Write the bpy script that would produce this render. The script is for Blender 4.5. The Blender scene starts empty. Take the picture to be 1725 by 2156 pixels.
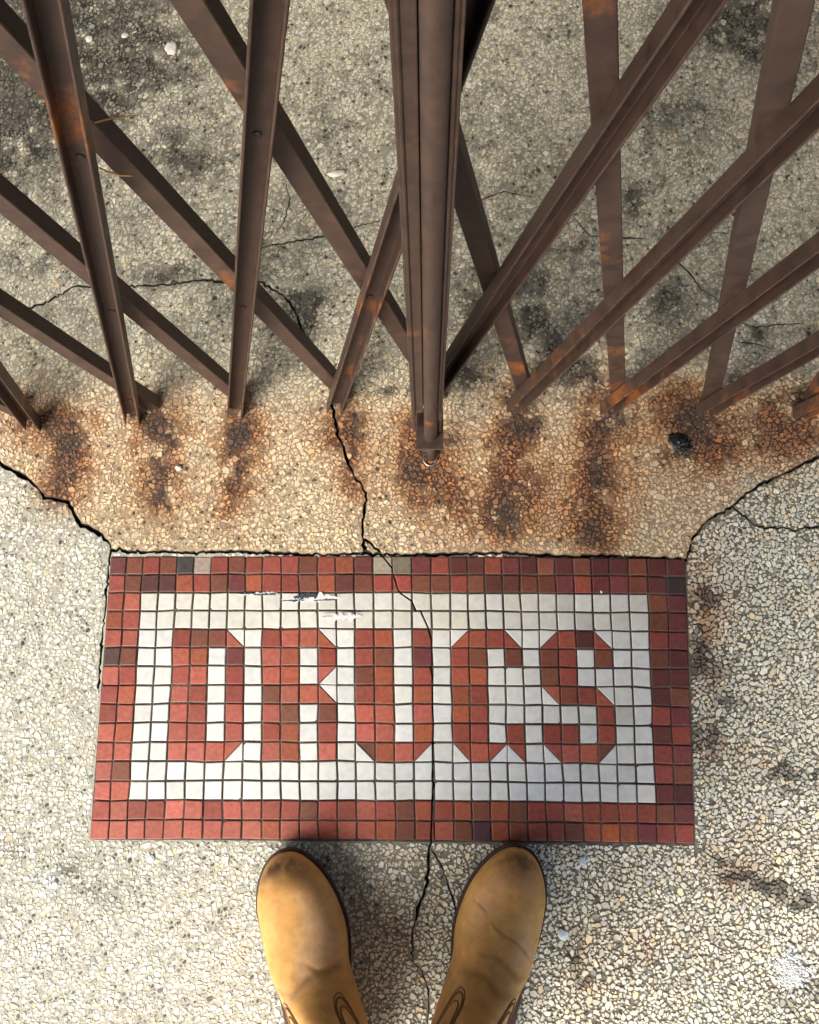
import bpy, bmesh, math, random
import numpy as np
from mathutils import Vector, Matrix
from mathutils import noise as mnoise
from mathutils.geometry import delaunay_2d_cdt

random.seed(7)
rng = np.random.default_rng(11)
scene = bpy.context.scene

# ------------------------------------------------------------------ camera
F_PX, CXP, CYP = 1950.0, 862.5, 1078.0          # focal length in pixels of a 1725 x 2156 view
CAM = np.array([0.43464651, -0.16680172, 1.27673329])
def rot(t, b, w):
    cx = np.array([[1, 0, 0], [0, math.cos(t), -math.sin(t)], [0, math.sin(t), math.cos(t)]])
    cy = np.array([[math.cos(b), 0, math.sin(b)], [0, 1, 0], [-math.sin(b), 0, math.cos(b)]])
    cz = np.array([[math.cos(w), -math.sin(w), 0], [math.sin(w), math.cos(w), 0], [0, 0, 1]])
    return cz @ cy @ cx
RC = rot(0.17853146, 0.00989219, 0.00513483)
cam_data = bpy.data.cameras.new('camera')
cam_data.sensor_fit = 'HORIZONTAL'
cam_data.sensor_width = 36.0
cam_data.lens = F_PX / 1725.0 * 36.0
cam_data.clip_start = 0.02
cam_data.clip_end = 300.0
cam = bpy.data.objects.new('camera', cam_data)
scene.collection.objects.link(cam)
M4 = Matrix.Identity(4)
for i in range(3):
    for j in range(3):
        M4[i][j] = RC[i][j]
    M4[i][3] = CAM[i]
cam.matrix_world = M4
scene.camera = cam

# ------------------------------------------------------------------ sky, sun, exposure
SUN_TO = Vector((-0.50, -0.62, 0.60)).normalized()
world = bpy.data.worlds.new('World')
scene.world = world
world.use_nodes = True
wn = world.node_tree.nodes
sky = wn.new('ShaderNodeTexSky')
sky.sky_type = 'NISHITA'
sky.sun_disc = False
sky.sun_elevation = math.asin(SUN_TO.z)
sky.sun_rotation = math.atan2(SUN_TO.x, SUN_TO.y)
sky.air_density = 0.9
sky.dust_density = 5.0
sky.ozone_density = 0.6
wn['Background'].inputs['Strength'].default_value = 0.11
world.node_tree.links.new(sky.outputs[0], wn['Background'].inputs['Color'])
sun_data = bpy.data.lights.new('sun', 'SUN')
sun_data.energy = 1.7
sun_data.angle = math.radians(48)
sun_data.color = (1.0, 0.985, 0.92)
sun = bpy.data.objects.new('sun', sun_data)
sun.rotation_euler = (-SUN_TO).to_track_quat('-Z', 'Y').to_euler()
sun.location = SUN_TO * 20
scene.collection.objects.link(sun)
vs = scene.view_settings
vs.view_transform = 'Standard'
vs.look = 'None'
vs.gamma = 1.0
vs.use_curve_mapping = False
vs.exposure = 1.32

# ------------------------------------------------------------------ helpers
def ray(x, y):
    d = RC @ np.array([(x - CXP) / F_PX, -(y - CYP) / F_PX, -1.0])
    return d / np.linalg.norm(d)
def gp(x, y, z=0.0):                              # a measured spot of the photograph -> its place on the pavement
    d = ray(x, y)
    p = CAM + d * ((z - CAM[2]) / d[2])
    return float(p[0]), float(p[1])
def on_plane(x, y, Y):
    d = ray(x, y)
    return CAM + d * ((Y - CAM[1]) / d[1])

def link(o, parent=None):
    scene.collection.objects.link(o)
    if parent is not None:
        o.parent = parent
    return o
def tag(o, label=None, cat=None, group=None, kind=None):
    if label: o['label'] = label
    if cat: o['category'] = cat
    if group: o['group'] = group
    if kind: o['kind'] = kind
    return o
def empty(name, loc=(0, 0, 0)):
    o = bpy.data.objects.new(name, None)
    o.location = loc
    o.empty_display_size = 0.05
    return link(o)
def mesh_obj(name, verts, faces, mat, parent=None, smooth=False, col=None):
    me = bpy.data.meshes.new(name)
    me.from_pydata([tuple(v) for v in verts], [], faces)
    me.update()
    if smooth:
        me.shade_smooth()
    if col is not None:
        a = me.color_attributes.new('col', 'FLOAT_COLOR', 'POINT')
        c4 = np.ones((len(verts), 4), np.float32)
        c4[:, :3] = col
        a.data.foreach_set('color', c4.ravel())
    me.materials.append(mat)
    return link(bpy.data.objects.new(name, me), parent)

# value noise
def hash2(ix, iy, seed):
    h = (ix.astype(np.int64) * 374761393 + iy.astype(np.int64) * 668265263 + seed * 974634777) & 0x7fffffff
    h = ((h ^ (h >> 13)) * 1274126177) & 0x7fffffff
    h = (h ^ (h >> 16)) & 0xffffff
    return h / float(0xffffff)
def vnoise(x, y, scale, seed=0):
    x = np.asarray(x) / scale; y = np.asarray(y) / scale
    ix = np.floor(x); iy = np.floor(y); fx = x - ix; fy = y - iy
    fx = fx * fx * (3 - 2 * fx); fy = fy * fy * (3 - 2 * fy)
    a = hash2(ix, iy, seed); b = hash2(ix + 1, iy, seed); c = hash2(ix, iy + 1, seed); d = hash2(ix + 1, iy + 1, seed)
    return (a * (1 - fx) + b * fx) * (1 - fy) + (c * (1 - fx) + d * fx) * fy
def fbm(x, y, scale, seed=0, octv=4):
    s = 0; amp = 1; tot = 0
    for k in range(octv):
        s = s + amp * vnoise(x, y, scale / 2 ** k, seed + 31 * k); tot += amp; amp *= 0.55
    return s / tot
def sstep(a, b, v):
    t = np.clip((v - a) / (b - a), 0, 1)
    return t * t * (3 - 2 * t)

# ------------------------------------------------------------------ materials
class NT:
    def __init__(self, name):
        self.m = bpy.data.materials.new(name)
        self.m.use_nodes = True
        self.t = self.m.node_tree
        self.b = self.t.nodes['Principled BSDF']
    def n(self, typ, **kw):
        nd = self.t.nodes.new(typ)
        for k, v in kw.items():
            if k.startswith('i_'):
                key = k[2:]
                nd.inputs[int(key) if key.isdigit() else key.replace('_', ' ')].default_value = v
            else:
                setattr(nd, k, v)
        return nd
    def l(self, a, b):
        self.t.links.new(a, b)
    def set(self, **kw):
        for k, v in kw.items():
            self.b.inputs[k.replace('_', ' ')].default_value = v
    def noise(self, scale, detail=4, rough=0.55, coord=None):
        nd = self.n('ShaderNodeTexNoise')
        nd.inputs['Scale'].default_value = scale
        nd.inputs['Detail'].default_value = detail
        nd.inputs['Roughness'].default_value = rough
        if coord is not None: self.l(coord, nd.inputs['Vector'])
        return nd
    def ramp(self, fac, p0, p1, c0=(0, 0, 0, 1), c1=(1, 1, 1, 1)):
        r = self.n('ShaderNodeValToRGB')
        r.color_ramp.elements[0].position = p0; r.color_ramp.elements[0].color = c0
        r.color_ramp.elements[1].position = p1; r.color_ramp.elements[1].color = c1
        self.l(fac, r.inputs[0])
        return r
    def mix(self, fac, a, b, mode='MIX'):
        m = self.n('ShaderNodeMix', data_type='RGBA', blend_type=mode)
        for sock, v in ((m.inputs[0], fac), (m.inputs[6], a), (m.inputs[7], b)):
            if hasattr(v, 'is_linked'): self.l(v, sock)
            else: sock.default_value = v
        return m.outputs[2]
    def bump(self, h, strength, dist):
        b = self.n('ShaderNodeBump')
        b.inputs['Strength'].default_value = strength
        b.inputs['Distance'].default_value = dist
        self.l(h, b.inputs['Height'])
        self.l(b.outputs[0], self.b.inputs['Normal'])
        return b

def c4(r, g, b): return (r, g, b, 1.0)

def mat_attr(name, rough, bump_scale, bump_d, grain=0.25, spec=0.4):
    k = NT(name)
    geo = k.n('ShaderNodeNewGeometry')
    at = k.n('ShaderNodeAttribute', attribute_name='col')
    nz = k.noise(bump_scale, 5, 0.6, geo.outputs['Position'])
    r = k.ramp(nz.outputs[0], 0.25, 0.75, c4(1 - grain, 1 - grain, 1 - grain), c4(1 + grain, 1 + grain, 1 + grain))
    k.l(k.mix(1.0, at.outputs['Color'], r.outputs[0], 'MULTIPLY'), k.b.inputs['Base Color'])
    k.set(Roughness=rough)
    k.b.inputs['Specular IOR Level'].default_value = spec
    k.bump(nz.outputs[0], 0.5, bump_d)
    return k.m
M_CHIP = mat_attr('aggregate_stone', 0.62, 420, 0.0006, 0.22)

# cement between the stones; past the built stones it carries a printed aggregate pattern
def mat_cement():
    k = NT('cement_matrix')
    geo = k.n('ShaderNodeNewGeometry')
    at = k.n('ShaderNodeAttribute', attribute_name='col')
    nz = k.noise(500, 5, 0.65, geo.outputs['Position'])
    r = k.ramp(nz.outputs[0], 0.25, 0.75, c4(.6, .6, .6), c4(1.4, 1.4, 1.4))
    near = k.mix(1.0, at.outputs['Color'], r.outputs[0], 'MULTIPLY')
    vo = k.n('ShaderNodeTexVoronoi', feature='DISTANCE_TO_EDGE'); vo.inputs['Scale'].default_value = 150
    k.l(geo.outputs['Position'], vo.inputs['Vector'])
    vc = k.n('ShaderNodeTexVoronoi'); vc.inputs['Scale'].default_value = 150
    k.l(geo.outputs['Position'], vc.inputs['Vector'])
    bw = k.n('ShaderNodeRGBToBW'); k.l(vc.outputs['Color'], bw.inputs[0])
    st = k.ramp(bw.outputs[0], 0.2, 0.9, c4(.34, .31, .24), c4(.62, .58, .47))
    ed = k.ramp(vo.outputs['Distance'], 0.05, 0.12)
    far = k.mix(ed.outputs[0], c4(.13, .12, .095), st.outputs[0])
    out = k.n('ShaderNodeAttribute', attribute_name='far')
    k.l(k.mix(out.outputs['Fac'], near, far), k.b.inputs['Base Color'])
    k.set(Roughness=0.85)
    k.bump(nz.outputs[0], 0.6, 0.0008)
    return k.m
M_CEMENT = mat_cement()

k = NT('crack_soil')
g = k.n('ShaderNodeNewGeometry'); nz = k.noise(300, 5, .7, g.outputs['Position'])
r = k.ramp(nz.outputs[0], .3, .75, c4(.012, .013, .012), c4(.06, .054, .044))
nb = k.noise(45, 4, .6, g.outputs['Position']); rb = k.ramp(nb.outputs[0], .48, .68, c4(1, 1, 1), c4(3.6, 3.3, 2.8))
k.l(k.mix(1.0, r.outputs[0], rb.outputs[0], 'MULTIPLY'), k.b.inputs['Base Color']); k.set(Roughness=.95); k.bump(nz.outputs[0], .8, .002)
M_SOIL = k.m

k = NT('mosaic_grout')
g = k.n('ShaderNodeNewGeometry'); nz = k.noise(260, 6, .7, g.outputs['Position']); nb = k.noise(14, 3, .5, g.outputs['Position'])
r = k.ramp(nz.outputs[0], .3, .7, c4(.035, .030, .027), c4(.125, .105, .088))
r2 = k.ramp(nb.outputs[0], .38, .62, c4(.55, .5, .5), c4(1.5, 1.4, 1.25))
k.l(k.mix(1.0, r.outputs[0], r2.outputs[0], 'MULTIPLY'), k.b.inputs['Base Color']); k.set(Roughness=.9); k.bump(nz.outputs[0], .7, .0012)
M_GROUT = k.m

def mat_tile(name, red):
    k = NT(name)
    oi = k.n('ShaderNodeObjectInfo')
    g = k.n('ShaderNodeNewGeometry')
    nz = k.noise(170 if red else 90, 5, .6, g.outputs['Position'])
    nf = k.noise(700, 4, .6, g.outputs['Position'])
    if red:
        r = k.ramp(nz.outputs[0], .28, .74, c4(.72, .66, .66), c4(1.22, 1.2, 1.16))
    else:
        r = k.ramp(nz.outputs[0], .30, .62, c4(.86, .87, .88), c4(1.04, 1.03, 1.02))
    c = k.mix(1.0, oi.outputs['Color'], r.outputs[0], 'MULTIPLY')
    sp = k.ramp(nf.outputs[0], .62, .72)
    sc = k.n('ShaderNodeMath', operation='MULTIPLY'); sc.inputs[1].default_value = .16 if red else .14
    k.l(sp.outputs[0], sc.inputs[0])
    c = k.mix(sc.outputs[0], c, c4(.10, .05, .045) if red else c4(.42, .40, .36))
    k.l(c, k.b.inputs['Base Color'])
    rr = k.n('ShaderNodeMapRange'); rr.inputs[3].default_value = .38; rr.inputs[4].default_value = .68
    k.l(nz.outputs[0], rr.inputs[0]); k.l(rr.outputs[0], k.b.inputs['Roughness'])
    k.b.inputs['Specular IOR Level'].default_value = .45
    k.bump(nz.outputs[0], .35, .0006)
    return k.m
M_RED, M_WHITE = mat_tile('red_clay_tile', True), mat_tile('white_marble_tile', False)

def mat_steel():
    k = NT('rusty_painted_steel')
    g = k.n('ShaderNodeNewGeometry')
    big = k.noise(9, 5, .65, g.outputs['Position']); mid = k.noise(60, 6, .7, g.outputs['Position']); fine = k.noise(520, 4, .7, g.outputs['Position'])
    base = k.ramp(mid.outputs[0], .3, .72, c4(.032, .019, .0155), c4(.084, .050, .038))
    sep = k.n('ShaderNodeSeparateXYZ'); k.l(g.outputs['Position'], sep.inputs[0])
    low = k.n('ShaderNodeMapRange'); low.inputs[1].default_value = 0.0; low.inputs[2].default_value = .3; low.inputs[3].default_value = .16; low.inputs[4].default_value = 0.0
    k.l(sep.outputs[2], low.inputs[0])
    ad = k.n('ShaderNodeMath', operation='ADD'); k.l(big.outputs[0], ad.inputs[0]); k.l(low.outputs[0], ad.inputs[1])
    m2 = k.n('ShaderNodeMath', operation='MULTIPLY_ADD'); m2.inputs[1].default_value = .35; k.l(mid.outputs[0], m2.inputs[0]); k.l(ad.outputs[0], m2.inputs[2])
    acc = m2.outputs[0]
    for (px, py, Y, rad) in ((1068, 692, .236, .022), (1095, 760, .236, .02), (1300, 715, .236, .03), (478, 565, .234, .03), (470, 120, .24, .05), (1420, 20, .21, .05), (1288, 770, .23, .02)):
        vm_ = k.n('ShaderNodeVectorMath', operation='DISTANCE'); vm_.inputs[1].default_value = tuple(on_plane(px, py, Y))
        k.l(g.outputs['Position'], vm_.inputs[0])
        mr = k.n('ShaderNodeMapRange'); mr.inputs[1].default_value = 0; mr.inputs[2].default_value = rad * 1.6; mr.inputs[3].default_value = .16; mr.inputs[4].default_value = 0
        k.l(vm_.outputs['Value'], mr.inputs[0])
        a2 = k.n('ShaderNodeMath', operation='ADD'); k.l(acc, a2.inputs[0]); k.l(mr.outputs[0], a2.inputs[1]); acc = a2.outputs[0]
    rm = k.ramp(acc, .80, .98)
    rust = k.ramp(fine.outputs[0], .3, .7, c4(.15, .05, .018), c4(.42, .14, .028))
    c = k.mix(rm.outputs[0], base.outputs[0], rust.outputs[0])
    k.l(c, k.b.inputs['Base Color'])
    rr = k.n('ShaderNodeMapRange'); rr.inputs[3].default_value = .38; rr.inputs[4].default_value = .75
    k.l(mid.outputs[0], rr.inputs[0]); k.l(rr.outputs[0], k.b.inputs['Roughness'])
    k.b.inputs['Specular IOR Level'].default_value = .5
    k.bump(fine.outputs[0], .35, .0008)
    return k.m
M_STEEL = mat_steel()

def plain(name, col, rough=.6, metal=0.0, scale=200, grain=.2, bd=.0005):
    k = NT(name)
    g = k.n('ShaderNodeNewGeometry'); nz = k.noise(scale, 5, .65, g.outputs['Position'])
    r = k.ramp(nz.outputs[0], .3, .72, c4(*[v * (1 - grain) for v in col]), c4(*[v * (1 + grain) for v in col]))
    k.l(r.outputs[0], k.b.inputs['Base Color'])
    k.set(Roughness=rough, Metallic=metal)
    k.bump(nz.outputs[0], .4, bd)
    return k.m
M_BRIGHT = plain('worn_bright_steel', (.42, .42, .43), .32, .9)
M_DARKHOLE = plain('dark_socket_hole', (.012, .011, .010), .9)
M_STRAW = plain('dry_straw', (.42, .24, .07), .7)
M_PEBBLE = plain('white_fleck', (.72, .70, .64), .6)
M_GUM = plain('black_tar', (.018, .019, .019), .32, 0, 240, .4, .002)
M_SMEAR_W = plain('white_paint_smear', (.70, .71, .72), .3)
M_SMEAR_D = plain('dark_paint_smear', (.05, .065, .085), .35, 0, 400, .5)
M_LIME = plain('pale_mineral_crust', (.57, .59, .585), .8, 0, 160, .35, .0015)
M_SOLE = plain('brown_rubber_sole', (.055, .030, .022), .65, 0, 300, .3)
M_THREAD = plain('brown_thread', (.17, .085, .03), .7)

# ------------------------------------------------------------------ mosaic grid, measured lines
COLS = {0: ((0, 233.4, 1171.6), (15, 189.7, 1764.8)), 2: ((2, 297.9, 1246.8), (13, 271.0, 1685.1)),
        4: ((4, 366.2, 1326.8), (11, 351.9, 1603.4)), 9: ((4, 552.8, 1324.8), (11, 551.2, 1605.4)),
        14: ((4, 747.3, 1323.6), (11, 750.1, 1604.6)), 19: ((4, 949.7, 1323.6), (11, 954.2, 1603.4)),
        24: ((4, 1136.0, 1323.6), (11, 1146.2, 1604.6)), 28: ((4, 1288.3, 1325.6), (11, 1299.8, 1607.5)),
        30: ((2, 1364.7, 1254.1), (13, 1381.1, 1693.3)), 32: ((0, 1443.6, 1177.3), (15, 1463.2, 1777.0))}
ckeys = sorted(COLS)
A_, B_ = [], []
for c in ckeys:
    for (r, px, py) in COLS[c]:
        A_.append([1, r, c, r * c, c * c]); B_.append(gp(px, py)[1])
YC = np.linalg.lstsq(np.array(A_, float), np.array(B_), rcond=None)[0]
def col_x(c, r):
    (r0, xa, ya), (r1, xb, yb) = COLS[c]
    x0, x1 = gp(xa, ya)[0], gp(xb, yb)[0]
    return x0 + (x1 - x0) * (r - r0) / (r1 - r0)
def node(c, r):
    k0 = max([k for k in ckeys if k <= c]); k1 = min([k for k in ckeys if k >= c])
    x = col_x(k0, r) if k0 == k1 else col_x(k0, r) + (col_x(k1, r) - col_x(k0, r)) * (c - k0) / (k1 - k0)
    y = float(YC @ np.array([1, r, c, r * c, c * c]))
    return x, y
MOS = [node(0, 0), node(32, 0), node(32, 15), node(0, 15)]      # corners of the mosaic
MOS_A = np.array(MOS)
def in_poly(x, y, poly):
    x = np.asarray(x); y = np.asarray(y)
    inside = np.zeros(x.shape, bool)
    n = len(poly)
    for i in range(n):
        x0, y0 = poly[i]; x1, y1 = poly[(i + 1) % n]
        if y0 == y1: continue
        cnd = ((y0 > y) != (y1 > y)) & (x < (x1 - x0) * (y - y0) / (y1 - y0) + x0)
        inside ^= cnd
    return inside

# ------------------------------------------------------------------ cracks (measured), each: points, half width in mm
CR = [
 ([(-60, 930), (0, 973), (16, 985), (39, 998), (63, 1010), (76, 1026), (86, 1036), (94, 1049), (110, 1049), (141, 1057), (155, 1077), (169, 1106), (188, 1112), (216, 1128), (233, 1153)], 2.9),
 ([(233, 1153), (231, 1175), (226, 1230), (219, 1300), (213, 1370), (206, 1450)], 1.3),
 ([(233, 1158), (290, 1163), (350, 1163), (420, 1164), (500, 1161), (560, 1164), (620, 1167), (690, 1168), (765, 1166), (800, 1167), (880, 1168), (950, 1168), (1010, 1165), (1060, 1164), (1130, 1168), (1200, 1171), (1270, 1170), (1330, 1173), (1400, 1176), (1446, 1179)], 2.1),
 ([(698, 852), (705, 887), (712, 912), (722, 943), (737, 985), (749, 1007), (766, 1027), (771, 1049), (766, 1083), (765, 1132), (768, 1154), (770, 1166)], 2.0),
 ([(768, 1135), (781, 1144), (801, 1164), (814, 1176), (825, 1195), (831, 1215), (835, 1242), (855, 1254), (868, 1268), (872, 1279), (888, 1291), (900, 1315), (908, 1344), (910, 1413), (912, 1516), (910, 1618), (910, 1699), (908, 1771), (901, 1825), (901, 1857), (885, 1902), (876, 1938)], 1.5),
 ([(885, 1902), (872, 1950), (869, 1978), (869, 2023), (889, 2046), (903, 2086), (901, 2156), (915, 2260), (900, 2400)], 0.8),
 ([(907, 1785), (934, 1834), (957, 1897), (966, 1960)], 0.8),
 ([(1446, 1179), (1452, 1158), (1457, 1135), (1475, 1113), (1494, 1093), (1517, 1080), (1543, 1067), (1562, 1048), (1587, 1028), (1637, 1003), (1712, 968), (1790, 935)], 1.6),
 ([(1543, 1067), (1563, 1083), (1586, 1103), (1612, 1111), (1645, 1109), (1671, 1117), (1697, 1111), (1725, 1108), (1790, 1110)], 1.2),
 ([(20, 668), (52, 655), (105, 635), (160, 603), (200, 606), (260, 604), (350, 601), (430, 590), (480, 596), (545, 593), (600, 625), (622, 655), (634, 690), (652, 730)], 1.4),
 ([(500, 535), (550, 522), (620, 511), (670, 502), (740, 482), (800, 465)], 1.2),
 ([(578, 500), (598, 468), (612, 420), (600, 380)], 0.6),
 ([(1000, 426), (1060, 405), (1125, 418)], 0.7),
 ([(1210, 462), (1240, 498), (1320, 503), (1365, 505)], 0.8),
 ([(1420, 545), (1450, 575), (1475, 610), (1505, 628), (1560, 683), (1592, 690), (1640, 684), (1690, 683)], 0.8),
 ([(1550, 720), (1590, 726), (1625, 735)], 0.6),
]
def refine(pts, amp):
    out = []
    for i in range(len(pts) - 1):
        a, b = np.array(pts[i]), np.array(pts[i + 1])
        n = max(1, int(np.linalg.norm(b - a) / 0.0042))
        for j in range(n):
            p = a + (b - a) * j / n
            if j or i: p = p + rng.normal(0, amp, 2)
            out.append(p)
    out.append(np.array(pts[-1]))
    return np.array(out)
cracks = []
for pts, hw in CR:
    w = refine([gp(*p) for p in pts], 0.0009 if hw > 1 else .0006)
    t = np.linspace(0, 1, len(w))
    h = hw / 1000 * (0.45 + 1.0 * rng.random(len(w)))
    h = (h + np.roll(h, 1)) / 2 * (.55 + .9 * fbm(w[:, 0], w[:, 1], .045, 91, 2))
    ends_taper = np.clip(np.minimum(t, 1 - t) * 9 + .25, 0, 1)
    if hw < 1.0: h = h * ends_taper
    cracks.append((w, h))
SEG_A = np.concatenate([w[:-1] for w, h in cracks]); SEG_B = np.concatenate([w[1:] for w, h in cracks])
SEG_H = np.concatenate([(h[:-1] + h[1:]) / 2 for w, h in cracks])

# the raised slab under the gate ends along the first crack, the mosaic's top and the right crack
up = [tuple(p) for p in cracks[0][0]] + [tuple(p) for p in cracks[2][0]] + [tuple(p) for p in cracks[7][0]]
UPPER = up + [(1.6, cracks[7][0][-1][1]), (1.6, 6), (-1.2, 6), (-1.2, cracks[0][0][0][1])]
def slab_z(x, y):
    u = in_poly(x, y, UPPER).astype(float)
    return 0.0035 * u + 0.0012 * (vnoise(x, y, .35, 5) - .5)

# ------------------------------------------------------------------ stains of the pavement (rust, grime, painted corner vignette, lime), in metres
def blobs(lst):
    out = []
    for (px, py, rx, ry, s) in lst:
        x, y = gp(px, py)
        out.append((x, y, rx * .00066, ry * .00066, s))
    return out
RUST = blobs([(40, 890, 60, 45, .6), (145, 905, 50, 60, .9), (150, 985, 45, 70, .8), (120, 1040, 50, 40, .45), (335, 910, 45, 60, .95), (335, 1000, 45, 80, .85), (350, 1065, 40, 40, .7),
              (512, 905, 42, 60, .95), (500, 1000, 42, 80, .85), (490, 1080, 40, 50, .35), (685, 900, 45, 50, .65), (740, 930, 32, 70, .95), (745, 1000, 25, 60, .5), (860, 900, 30, 40, .6), (900, 955, 60, 55, 1.0), (915, 1030, 70, 50, .6),
              (1000, 1060, 120, 90, .30), (1085, 900, 50, 80, 1.0), (1090, 1000, 45, 90, .55), (1040, 1090, 45, 60, .55), (1270, 900, 45, 90, 1.0), (1265, 1010, 36, 90, .7), (1250, 1110, 50, 60, .6), (1180, 1060, 120, 90, .22),
              (1440, 880, 60, 60, .95), (1500, 950, 50, 70, .8), (1370, 980, 50, 60, .25), (1640, 880, 60, 50, .9), (1600, 920, 70, 60, .7), (1700, 900, 50, 50, .8), (1390, 860, 50, 40, .7), (1490, 1235, 45, 90, .38), (1475, 1360, 40, 110, .3), (1530, 1590, 50, 25, .45), (1600, 1800, 60, 40, .18), (1360, 1990, 60, 40, .18), (1235, 1985, 30, 30, .25), (1540, 1850, 40, 30, .3), (1250, 2060, 40, 25, .25)])
DARK = blobs([(140, 930, 32, 45, 1.0), (150, 1010, 22, 30, .6), (340, 915, 32, 40, 1.0), (345, 1045, 24, 30, .9), (335, 975, 22, 40, .6), (505, 915, 30, 42, 1.0), (495, 1010, 24, 40, .5), (745, 905, 18, 40, .8), (1100, 880, 34, 42, 1.2), (1130, 910, 22, 30, 1.1), (1290, 880, 34, 40, .9), (1270, 1000, 20, 70, .6), (1470, 885, 36, 34, 1.2), (1430, 945, 36, 30, 1.0), (1680, 850, 50, 24, 1.0), (1060, 1085, 34, 40, .8), (1245, 1120, 24, 30, .7), (960, 935, 20, 22, .5), (870, 985, 20, 40, .6),
              (250, 130, 200, 130, 1.1), (40, 250, 170, 190, 1.1), (60, 30, 240, 100, 1.0), (60, 560, 70, 40, .4), (400, 330, 120, 80, .55), (520, 560, 120, 90, .5), (630, 655, 45, 60, 1.1), (640, 715, 30, 40, .8), (660, 440, 110, 60, .45), (350, 580, 60, 30, .6), (680, 230, 30, 110, .35),  # upper left entries: real grime deepened into a painted vignette
              (840, 825, 60, 16, .9), (1000, 650, 60, 90, .8), (1010, 790, 40, 26, 1.0), (1130, 690, 60, 60, .9), (1200, 790, 60, 50, .8), (1120, 600, 60, 50, .7), (1330, 430, 50, 40, .8), (1400, 640, 60, 50, .6), (1180, 520, 70, 30, .6), (1590, 712, 30, 16, 1.0), (1580, 60, 130, 90, 1.1), (1450, 250, 110, 90, .45), (1490, 480, 80, 60, .4), (1600, 780, 80, 30, .5),  # upper right entry paints the same corner darkening
              (1495, 1235, 30, 30, 1.0), (1470, 1350, 26, 60, .8), (1500, 1400, 60, 26, .6), (1545, 1470, 50, 20, .5), (1480, 1560, 40, 60, .6), (1640, 1605, 26, 16, 1.1), (1690, 1622, 50, 8, 1.0), (1655, 1645, 20, 14, .7), (1555, 1840, 40, 14, 1.1), (1620, 1865, 46, 14, 1.1), (1690, 1895, 50, 14, 1.1), (1510, 1805, 16, 10, .7), (1215, 2020, 24, 12, .9), (1250, 2055, 26, 10, .8), (1180, 2000, 14, 10, .5), (1700, 2090, 50, 60, .5), (30, 1790, 30, 20, .4), (150, 1830, 40, 20, .5), (200, 1890, 60, 22, .4)])
LIME = blobs([(1665, 2040, 38, 42, 1.0), (1480, 2075, 16, 14, .7), (1425, 1985, 14, 10, .4), (100, 1860, 60, 26, .8), (170, 2000, 90, 30, .5), (60, 1980, 60, 60, .4)])
def blob_sum(lst, x, y, warp):
    s = np.zeros_like(x)
    for (bx, by, rx, ry, a) in lst:
        d2 = ((x - bx + warp[0]) / rx) ** 2 + ((y - by + warp[1]) / ry) ** 2
        s = np.maximum(s, a * np.exp(-d2 * .9)) if False else s + a * np.exp(-d2 * 1.1)
    return s
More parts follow.
